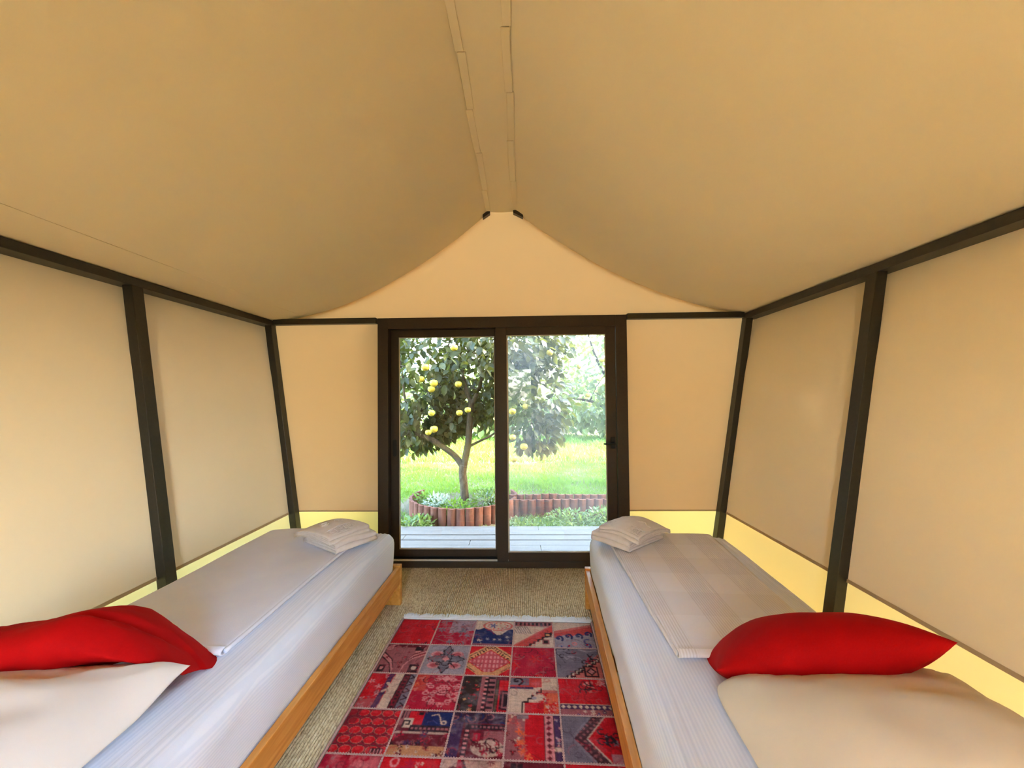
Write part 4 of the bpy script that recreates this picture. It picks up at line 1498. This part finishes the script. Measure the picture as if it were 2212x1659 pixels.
for s in (-1, 1):
    MB().box(-RUGW / 2, RUGW / 2, s * RUGL / 2 - 0.004, s * RUGL / 2 + 0.012, 0.003, 0.012).build('end_binding', M['fringe'], rug, bevel=0.003)
    mb = MB()
    for i in range(230):
        x = -RUGW / 2 + 0.004 + (RUGW - 0.008) * i / 229 + random.uniform(-.002, .002)
        cl = math.sin(i * 0.27) * 0.5 + math.sin(i * 0.61)
        ln = 0.042 + 0.012 * random.random() + 0.006 * cl
        lean = 0.014 * math.sin(i * 0.35) + random.uniform(-.008, .008)
        y = s * (RUGL / 2 + 0.010)
        mb.tube([(x, y, 0.008), (x + lean * 0.4, y + s * ln * 0.5, 0.010 + 0.004 * random.random()), (x + lean, y + s * ln, 0.004)], [0.0042, 0.0040, 0.0026], 5)
    f_ = mb.build('fringe', M['fringe'], rug, smooth=True)
    f_['kind'] = 'stuff'

# ------------------------------------------------------------------ garden beyond the glass
GZ = -0.16
gmb = MB()


def ground_z(x, y):
    z = GZ + 0.02 * nz(x * 0.8, y * 0.8)
    z += 0.05 * min(1, max(0, (y - 6) / 5))
    if (x + 0.81) ** 2 + ((y - 5.27) / 0.95) ** 2 < 0.45 or (y > 5.3 and abs(x + 0.81) < 0.72 and y < 6.2):
        z = max(z, -0.05)
    return z


gmb.grid(lambda u, v: (-16 + 32 * u, -9 + 37 * v, ground_z(-16 + 32 * u, -9 + 37 * v) - (0.25 if (-2.4 < -16 + 32 * u < 2.1 and -2 < -9 + 37 * v < 4.0) else 0)), 64, 74)
g_o = gmb.build('ground', M['soil'], smooth=True)
g_o['kind'] = 'structure'

deck = MB().box(-2.6, 2.4, 3.36, 4.30, -0.16, -0.062).build('deck', M['soil'])
deck['kind'] = 'structure'
yy = 3.342
k = 0
while yy < 4.31:
    w = 0.144
    mb = MB()
    zt = -0.030 + 0.002 * ((k * 7) % 3)
    xs_ = [-2.6, -0.4 + 0.7 * ((k * 3) % 4 - 1.2), 2.4]
    for a, b in zip(xs_[:-1], xs_[1:]):
        MB().box(a + 0.002, b - 0.002, yy + 0.004, min(yy + w - 0.006, 4.335), -0.062, zt).build('deck_plank', M['deck'], deck, bevel=0.004)
    yy += w
    k += 1


# ---- terracotta edging: roof tiles set on end
def tile_mesh(w, h, seed):
    """three-lobed roof tile standing upright"""
    n = 18
    mb = MB()

    def f(u, v, side):
        x = -w / 2 + w * u
        d = 0.026 * abs(math.sin(u * PI * 2.0)) ** 0.8 + 0.004
        zt = h * (1 + 0.02 * nz(x * 9, seed)) - 0.006 * abs(math.sin(u * PI * 2.0))
        return (x, -d if side else 0.012, v * zt)
    mb.grid(lambda u, v: f(u, v, True), n, 2)
    mb.grid(lambda u, v: f(u, v, False), n, 2, flip=True)
    W_ = n + 1
    o_ = W_ * 3
    for i in range(n):
        a = 2 * W_ + i
        mb.f.append((a, a + 1, o_ + a + 1, o_ + a))
    for j in range(2):
        for e in (0, n):
            a = j * W_ + e
            q = (a, a + W_, o_ + a + W_, o_ + a)
            mb.f.append(q)
    m = mb.mesh('edging_tile', False)
    bm = bmesh.new()
    bm.from_mesh(m)
    bmesh.ops.recalc_face_normals(bm, faces=bm.faces)
    bm.to_mesh(m)
    bm.free()
    m.materials.append(M['terra'])
    return m


tiles = [tile_mesh(0.212, 0.275, s) for s in (1.0, 4.0, 7.0)]
TREE = Vector((-0.81, 5.27, -0.03))
ring = empty('tree_ring', (TREE.x, TREE.y, GZ))
tag(ring, 'low ring of upright terracotta roof tiles around the fruit tree', 'garden edging')
R_ = 0.70
nt = int(2 * PI * R_ / 0.216)
for i in range(nt):
    a = 2 * PI * i / nt
    if 0.10 * PI < a < 0.86 * PI:
        continue                          # open towards the lawn
    o = obj('edging_tile', tiles[i % 3], None, ring)
    o.location = (R_ * math.cos(a), R_ * 0.95 * math.sin(a), -0.02 + 0.012 * nz(i * 1.7, 3))
    o.rotation_euler = (0.05 * nz(i * 2.1, 1), 0.04 * nz(i * 3.3, 2), a + PI / 2)
row = empty('edging_row', (0.5, 5.07, GZ))
tag(row, 'straight double row of upright terracotta roof tiles right of the fruit tree', 'garden edging')
for rr_, (dy, dz) in enumerate(((0.0, -0.035), (0.13, -0.005))):
    for i in range(11):
        o = obj('edging_tile', tiles[(i + rr_) % 3], None, row)
        o.location = (-0.66 + i * 0.217 + 0.07 * rr_, dy + 0.012 * nz(i * 1.3, rr_), dz + 0.012 * nz(i * 2.7, 5 + rr_))
        o.rotation_euler = (0.06 * nz(i * 2.1, 4), 0.04 * nz(i * 1.3, 6), 0.08 * nz(i * 3.1, 7))
soil_top = MB()
soil_top.grid(lambda u, v: (R_ * 0.97 * v * math.cos(2 * PI * u), R_ * 0.92 * v * math.sin(2 * PI * u), 0.155 + 0.02 * nz(u * 6, v * 3) - 0.02 * v), 36, 6, flip=True)
soil_top.build('planting_soil', M['soil'], ring, smooth=True)

# ---- leaves
LT = []
for s_, wd in ((0, 0.0), (0.18, 0.30), (0.45, 0.48), (0.75, 0.34), (1.0, 0.0)):
    LT.append((s_, wd))


def leaf_template(length, width, fold=0.25, droop=0.25):
    vs, fs = [], []
    for s_, wd in LT:
        y = s_ * length
        z = -droop * length * s_ * s_
        if wd == 0:
            vs.append((0, y, z))
        else:
            vs += [(-wd * width, y, z + fold * wd * width), (0, y, z), (wd * width, y, z + fold * wd * width)]
    # 0 | 1 2 3 | 4 5 6 | 7 8 9 | 10
    fs = [(0, 2, 1), (0, 3, 2)]
    for b in (1, 4):
        fs += [(b, b + 1, b + 4, b + 3), (b + 1, b + 2, b + 5, b + 4)]
    fs += [(7, 8, 10), (8, 9, 10)]
    return np.array(vs), fs


def leaf_mesh(length, width, mat):
    v, f = leaf_template(length, width)
    m = bpy.data.meshes.new('leaf')
    m.from_pydata(v.tolist(), [], f)
    m.polygons.foreach_set('use_smooth', [True] * len(m.polygons))
    m.materials.append(mat)
    return m


def rand_rot(out, g, droop=0.5):
    """basis with local y pointing roughly outwards and down"""
    d = Vector((out[0] + g.normal() * 0.7, out[1] + g.normal() * 0.7, out[2] * 0.6 - droop + g.normal() * 0.5)).normalized()
    up_ = Vector((g.normal() * 0.6, g.normal() * 0.6, 1)).normalized()
    x = d.cross(up_)
    if x.length < 1e-3:
        x = Vector((1, 0, 0))
    x.normalize()
    z = x.cross(d)
    return Matrix((x, d, z)).transposed()


def big_mesh(name, V, F, mat, smooth=True):
    m = bpy.data.meshes.new(name)
    m.from_pydata(V, [], F)
    if smooth:
        m.polygons.foreach_set('use_smooth', [True] * len(m.polygons))
    m.materials.append(mat)
    return m


def foliage(pts, rots, tmpl, scales):
    v, f = tmpl
    V, F = [], []
    base = 0
    for p, r, s_ in zip(pts, rots, scales):
        A_ = np.array(r) * s_
        V.append(v @ A_.T + np.array(p))
        F += [tuple(i + base for i in q) for q in f]
        base += len(v)
    return np.concatenate(V).tolist(), F


def tree(name, label, base, limbs, crown, nleaf, mat, seed, n_obj, leaf=(0.125, 0.075), fruits=(), group='fruit trees in the garden', droop=0.5, upper=(), n_up=0, up_leaf=(0.30, 0.18)):
    """limbs: list of (points, radii); crown: list of (centre, radii) ellipsoids, all relative to base"""
    g = np.random.default_rng(seed)
    t = empty(name, base)
    tag(t, label, 'tree', group)
    mb = MB()
    for pts, rad in limbs:
        # subdivide for a smooth limb
        P, R = [], []
        for i in range(len(pts) - 1):
            for s_ in range(4):
                f = s_ / 4
                a = [Vector(pts[max(i - 1, 0)]), Vector(pts[i]), Vector(pts[i + 1]), Vector(pts[min(i + 2, len(pts) - 1)])]
                P.append(0.5 * ((2 * a[1]) + (a[2] - a[0]) * f + (2 * a[0] - 5 * a[1] + 4 * a[2] - a[3]) * f * f + (3 * a[1] - a[0] - 3 * a[2] + a[3]) * f ** 3))
                R.append((rad[i] * (1 - f) + rad[i + 1] * f) * (1 + 0.06 * nz(i * 3 + s_, seed)))
        P.append(Vector(pts[-1]))
        R.append(rad[-1])
        mb.tube(P, R, 10)
    mb.build('trunk', M['bark'], t, smooth=True)
    pts, rots, sc = [], [], []
    vols = np.array([r[0] * r[1] * r[2] for _, r in crown]) ** 0.6
    pr = vols / vols.sum()
    while len(pts) < nleaf:
        c, r = crown[g.choice(len(crown), p=pr)]
        d = g.normal(size=3)
        d /= np.linalg.norm(d)
        q = g.uniform(0.25, 1.0) ** 0.5
        p = np.array(c) + d * np.array(r) * q
        if nz(p[0] * 2.3 + seed, p[1] * 2.3, p[2] * 2.3) < -0.22:
            continue                                  # gaps between the clusters
        pts.append(p)
        rots.append(rand_rot(d, g, droop))
        sc.append(g.uniform(0.7, 1.15))
    # the leaves facing the tent are objects of their own
    camp = np.array([0, 0, 1.4]) - np.array(base)

    def seen(p):
        w = p + np.array(base)
        px = w[0] / w[1] * 831 + 1128
        pz = 862 - (w[2] - 1.4) / w[1] * 831
        return 860 < px < 1325 and 715 < pz < 1010
    order = sorted(range(len(pts)), key=lambda i: (0 if seen(pts[i]) else 1, np.linalg.norm(pts[i] - camp)))
    own, rest = order[:n_obj], order[n_obj:]
    lm = leaf_mesh(*leaf, mat)
    for i in own:
        o = obj('leaf', lm, None, t)
        mt = Matrix(rots[i]).to_4x4() @ Matrix.Scale(sc[i], 4)
        mt.translation = Vector(pts[i])
        o.matrix_basis = mt
    V, F = foliage([pts[i] for i in rest], [rots[i] for i in rest], leaf_template(*leaf), [sc[i] for i in rest])
    fo = obj('foliage', big_mesh('foliage', V, F, mat), None, t)
    fo['kind'] = 'stuff'
    if upper:
        up_p, up_r, up_s = [], [], []
        for i in range(n_up):
            c, r = upper[i % len(upper)]
            d = g.normal(size=3)
            d /= np.linalg.norm(d)
            up_p.append(np.array(c) + d * np.array(r) * g.uniform(0.1, 1.0) ** 0.45)
            up_r.append(rand_rot(d, g, 0.2))
            up_s.append(g.uniform(0.7, 1.2))
        V, F = foliage(up_p, up_r, leaf_template(*up_leaf), up_s)
        fu = obj('upper_foliage', big_mesh('upper_foliage', V, F, mat), None, t)
        fu['kind'] = 'stuff'
    # fine twigs inside the crown
    tw = MB()
    for i in range(70):
        a = Vector(pts[g.integers(len(pts))])
        l = limbs[int(g.integers(len(limbs)))][0]
        b = Vector(l[int(g.integers(1, len(l)))])
        if (a - b).length < 0.9:
            m_ = (a + b) / 2 + Vector((g.normal(), g.normal(), g.normal())) * 0.05
            tw.tube([b, m_, a], [0.010, 0.007, 0.003], 5)
    o = tw.build('twigs', M['bark'], t, smooth=True)
    o['kind'] = 'stuff'
    if fruits:
        fm = bpy.data.meshes.new('fruit')
        bm = bmesh.new()
        bmesh.ops.create_uvsphere(bm, u_segments=18, v_segments=12, radius=0.044)
        for v in bm.verts:
            v.co.z *= 0.95
            if v.co.z > 0.036:
                v.co.z -= 0.006
        bm.to_mesh(fm)
        bm.free()
        fm.polygons.foreach_set('use_smooth', [True] * len(fm.polygons))
        fm.materials.append(M['fruit'])
        for p in fruits:
            o = obj('fruit', fm, None, t)
            o.location = p
            o.scale = [g.uniform(0.85, 1.1)] * 3
    return t


def T2(px, py, dy=0.0):
    return ((px - 1003) / 158.0 * (1 + dy / 5.27), dy, (1086 - py) / 158.0 * (1 + dy / 5.27) - (dy / 5.27) * 1.43)


limbs1 = [
    ([T2(1005, 1092), T2(1003, 1050), T2(1000, 1020), T2(1002, 1003)], [0.062, 0.056, 0.055, 0.056]),
    ([T2(1003, 1010), T2(985, 985), T2(962, 966, -.05), T2(935, 948, -.1), T2(898, 934, -.1), T2(860, 926, -.05), T2(820, 905)], [0.045, 0.042, 0.040, 0.035, 0.030, 0.024, 0.014]),
    ([T2(900, 934, -.1), T2(906, 905, -.1), T2(922, 858, 0), T2(944, 805, .1), T2(960, 770, .15), T2(975, 700, .2), T2(985, 600, .2)], [0.026, 0.024, 0.022, 0.019, 0.016, 0.012, 0.008]),
    ([T2(893, 930, -.1), T2(888, 895, -.2), T2(880, 850, -.25), T2(872, 790, -.2), T2(860, 690, -.2)], [0.018, 0.016, 0.014, 0.011, 0.007]),
    ([T2(1002, 1008), T2(1012, 960), T2(1015, 930), T2(1018, 890), T2(1021, 868)], [0.048, 0.046, 0.045, 0.043, 0.042]),
    ([T2(1021, 872), T2(1008, 842, .05), T2(998, 800, .1), T2(988, 745, .1), T2(970, 650, 0), T2(960, 560, 0)], [0.032, 0.028, 0.024, 0.020, 0.015, 0.010]),
    ([T2(1021, 872), T2(1036, 842), T2(1047, 812, -.05), T2(1066, 790, -.1), T2(1100, 750, -.1), T2(1140, 660, -.1), T2(1160, 540, 0)], [0.032, 0.029, 0.026, 0.022, 0.018, 0.014, 0.008]),
    ([T2(1050, 812), T2(1030, 790, .2), T2(1000, 750, .3), T2(985, 700, .3)], [0.016, 0.013, 0.010, 0.007]),
    ([T2(1017, 962), T2(1040, 950, .05), T2(1060, 940, .1), T2(1095, 915, .15), T2(1150, 890, .2), T2(1190, 870, .2)], [0.018, 0.016, 0.014, 0.012, 0.009, 0.006]),
]
crown1 = [((0.0, 0.25, 2.25), (1.45, 1.25, 1.10)), ((-0.80, 0.10, 1.25), (0.75, 0.62, 0.58)), ((-0.80, 0.15, 1.75), (0.80, 0.80, 0.7)), ((0.95, -0.05, 1.40), (0.55, 0.62, 0.72)),
          ((0.35, 0.5, 1.75), (0.8, 0.8, 0.75)), ((0.70, 0.0, 2.4), (0.9, 1.0, 0.8)), ((-0.2, 0.55, 1.35), (0.55, 0.5, 0.42)), ((0.0, 0.3, 3.0), (1.3, 1.3, 0.7)), ((0.95, -0.1, 0.98), (0.42, 0.4, 0.26)), ((-0.66, 0.22, 0.98), (0.52, 0.42, 0.26)), ((-0.30, 0.35, 1.05), (0.35, 0.35, 0.22))]
fr_px = [(867, 739), (871, 756), (1008, 748), (870, 803), (931, 816), (963, 825), (950, 838), (1013, 828), (958, 890), (1011, 890), (1033, 884), (879, 919),
         (943, 932), (959, 925), (945, 790), (1208, 762), (1113, 866), (1134, 888), (1154, 878), (1108, 950), (1134, 944), (1150, 964), (1132, 990)]
fruits1 = [T2(a, b, -0.62 - 0.12 * ((i * 7) % 3)) for i, (a, b) in enumerate(fr_px)]
tree('fruit_tree', 'spreading citrus tree hung with yellow fruit in the tiled ring', (TREE.x, TREE.y, TREE.z), limbs1, crown1, 9500, M['leaf'], 5, 300, fruits=fruits1)

limbs2 = [([(0, 0, -0.1), (0.02, 0, 0.5), (-0.03, 0.05, 0.9)], [0.07, 0.06, 0.055]),
          ([(-0.03, 0.05, 0.9), (-0.35, 0, 1.3), (-0.75, -0.1, 1.5), (-1.2, -0.2, 1.55)], [0.045, 0.035, 0.025, 0.012]),
          ([(-0.03, 0.05, 0.9), (-0.2, 0.1, 1.6), (-0.55, 0.1, 2.2), (-0.8, 0, 2.9)], [0.045, 0.038, 0.026, 0.012]),
          ([(-0.03, 0.05, 0.9), (0.3, 0, 1.5), (0.6, 0.1, 2.1), (0.8, 0.1, 2.8)], [0.045, 0.038, 0.028, 0.012]),
          ([(-0.03, 0.05, 0.9), (0.35, -0.2, 1.15), (0.9, -0.3, 1.4)], [0.04, 0.03, 0.014])]
crown2 = [((-0.3, 0, 2.3), (1.5, 1.2, 1.0)), ((-0.7, -0.1, 1.65), (0.9, 0.8, 0.6)), ((0.5, 0, 1.7), (1.0, 0.9, 0.8)), ((0, 0, 3.0), (1.4, 1.3, 0.8)), ((-0.55, -0.2, 1.25), (0.6, 0.5, 0.3))]
tree('fruit_tree', 'paler sunlit citrus tree behind the right glass pane', (1.95, 7.0, GZ), limbs2, crown2, 4200, M['leaf2'], 23, 240,
     fruits=[(-1.05, -0.9, 2.05), (-0.7, -0.95, 2.15), (-0.9, -0.8, 1.6)])

for nm, x, y in (('by the right rear corner', 6.4, -0.9), ('beside the middle', 6.5, 1.9), ('beside the deck', 6.6, 4.9)):  # unseen trees added to keep the sun off tent and near lawn
    tree('sun_block_tree', 'unseen dense tree added %s of the tent to block the sun' % nm, (x, y, GZ),
         [([(0, 0, -0.1), (0.05, 0, 1.0), (-0.1, 0, 2.2)], [0.16, 0.13, 0.10]), ([(-0.1, 0, 2.2), (0.2, -0.9, 3.4), (0.3, -1.4, 4.4)], [0.09, 0.07, 0.03]),
          ([(-0.1, 0, 2.2), (0.1, 0.8, 3.5), (0.0, 1.3, 4.6)], [0.08, 0.06, 0.03])],
         [((0, 0, 3.4), (1.3, 1.8, 2.2))], 200, M['leafbg'], 77 + int(y), 0, leaf=(0.30, 0.18), group='unseen trees added to block the sun',
         upper=[((0, 0, 2.4), (1.3, 2.0, 1.4)), ((0, 0, 4.4), (1.3, 2.0, 1.7))], n_up=3200, up_leaf=(0.36, 0.24))

# hedge trees and bushes that close off the garden
bgs = [(-5.2, 12.5, 3.4, 2.2), (-2.6, 14.5, 3.0, 2.0), (0.2, 15.5, 2.6, 2.2), (3.2, 14.0, 3.2, 2.1), (6.2, 12.5, 3.4, 2.3), (-6.0, 7.5, 3.6, 1.9), (5.8, 8.0, 3.4, 1.9), (-0.5, -7.0, 3.2, 2.2)]  # last one is unseen, added behind the tent to dim the door reflection
names = ['far left corner', 'left', 'middle', 'right', 'far right corner', 'near left side', 'near right side', 'rear (added to dim the glass reflection)']
for i, ((x, y, h_, r_), nm) in enumerate(zip(bgs, names)):
    tree('hedge_tree', 'bushy green tree at the %s of the hedge closing the garden' % nm, (x, y, GZ),
         [([(0, 0, -0.1), (0.05, 0, 0.7), (0.0, 0.05, 1.3)], [0.10, 0.08, 0.06]), ([(0, 0.05, 1.2), (-0.5, 0, 1.9)], [0.05, 0.02]), ([(0, 0.05, 1.2), (0.5, 0, 2.0)], [0.05, 0.02])],
         [((0, 0, h_ * 0.55), (r_, r_ * 0.8, h_ * 0.42)), ((-r_ * 0.5, -0.2, h_ * 0.35), (r_ * 0.7, r_ * 0.6, h_ * 0.3)), ((r_ * 0.5, -0.2, h_ * 0.35), (r_ * 0.7, r_ * 0.6, h_ * 0.3))],
         1500, M['leafbg'], 40 + i, 0, leaf=(0.30, 0.20), group='hedge trees closing the garden')

# ---- grass: too many blades to count
def grass(name, label, n, xr_, yr_, hmin, hmax, w, seed, mat, skip=None, lean=0.5):
    g = np.random.default_rng(seed)
    V, F = [], []
    b = 0
    cnt = 0
    while cnt < n:
        x, y = g.uniform(*xr_), g.uniform(*yr_)
        if skip and skip(x, y):
            continue
        cnt += 1
        z = ground_z(x, y) - 0.01
        h_ = g.uniform(hmin, hmax) * (0.75 + 0.6 * max(-0.5, nz(x * 1.5, y * 1.5, seed)))
        a = g.uniform(0, 2 * PI)
        dx, dy = math.cos(a) * w, math.sin(a) * w
        lx, ly = g.normal() * lean * h_, g.normal() * lean * h_
        V += [(x - dx, y - dy, z), (x + dx, y + dy, z), (x + dx * .7 + lx * .35, y + dy * .7 + ly * .35, z + h_ * .6), (x - dx * .7 + lx * .35, y - dy * .7 + ly * .35, z + h_ * .6), (x + lx, y + ly, z + h_)]
        F += [(b, b + 1, b + 2, b + 3), (b + 3, b + 2, b + 4)]
        b += 5
    o = obj(name, big_mesh(name, V, F, mat, False))
    return tag(o, label, 'grass', kind='stuff')


def in_ring(x, y):
    d = math.hypot(x - TREE.x, y - TREE.y)
    return (R_ - 0.05 < d < R_ + 0.06 and y < TREE.y + 0.2) or d < 0.09 or (abs(y - 5.12) < 0.12 and -0.3 < x < 1.85)


grass('lawn_grass', 'low green grass of the garden lawn', 60000, (-3.2, 3.8), (4.36, 9.0), 0.05, 0.13, 0.006, 3, M['grass'], in_ring)
grass('meadow_grass', 'taller sunlit grass at the back of the garden', 26000, (-5.5, 6.5), (9.0, 15.0), 0.12, 0.30, 0.011, 4, M['grass'])


# ---- small plants in the ring and along the edging
def bush(label, base, r, h_, n, leaf, mat, seed, grp='small garden plants'):
    g = np.random.default_rng(seed)
    t = empty('garden_plant', base)
    tag(t, label, 'plant', grp)
    pts, rots, sc = [], [], []
    st = MB()
    for i in range(7):
        a = g.uniform(0, 2 * PI)
        tip = (math.cos(a) * r * 0.6, math.sin(a) * r * 0.6, h_ * g.uniform(0.6, 0.95))
        st.tube([(0, 0, -0.02), (tip[0] * .4, tip[1] * .4, tip[2] * .6), tip], [0.006, 0.004, 0.002], 5)
    st.build('stems', M['weed'], t, smooth=True)
    for i in range(n):
        d = g.normal(size=3)
        d /= np.linalg.norm(d)
        q = g.uniform(0.2, 1) ** 0.5
        p = np.array([d[0] * r * q, d[1] * r * q, h_ * 0.5 + d[2] * h_ * 0.5 * q])
        pts.append(p)
        rots.append(rand_rot(d + np.array([0, 0, .9]), g, -0.2))
        sc.append(g.uniform(0.6, 1.2))
    V, F = foliage(pts, rots, leaf_template(*leaf), sc)
    fo = obj('foliage', big_mesh('foliage', V, F, mat), None, t)
    fo['kind'] = 'stuff'
    return t


bush('silvery grey-leaved plant inside the tiled ring left of the trunk', (TREE.x - 0.30, TREE.y - 0.30, -0.03), 0.17, 0.20, 240, (0.06, 0.022), M['silver'], 1)
bush('grey-green shrub inside the tiled ring right of the trunk', (TREE.x + 0.38, TREE.y - 0.20, -0.03), 0.24, 0.24, 380, (0.055, 0.020), M['weed'], 2)
bush('bright green weeds at the foot of the trunk', (TREE.x - 0.02, TREE.y - 0.38, -0.03), 0.24, 0.12, 260, (0.06, 0.03), M['grass'], 3)
bush('leafy green weed at the left end of the tiled ring', (TREE.x - 0.52, TREE.y + 0.02, -0.03), 0.16, 0.14, 160, (0.06, 0.03), M['grass'], 4)
bush('leafy weed outside the tiled ring by the deck', (-1.30, 4.52, GZ), 0.24, 0.17, 300, (0.065, 0.030), M['weed'], 5)
bush('trailing weed against the edging at the middle of the glass', (0.02, 4.62, GZ), 0.24, 0.11, 260, (0.05, 0.022), M['weed'], 6)
bush('bushy weed below the straight edging on the right', (0.55, 4.72, GZ), 0.30, 0.17, 420, (0.055, 0.024), M['weed'], 7)
bush('taller weed clump at the right end of the straight edging', (1.00, 4.74, GZ), 0.30, 0.20, 420, (0.055, 0.024), M['weed'], 8)
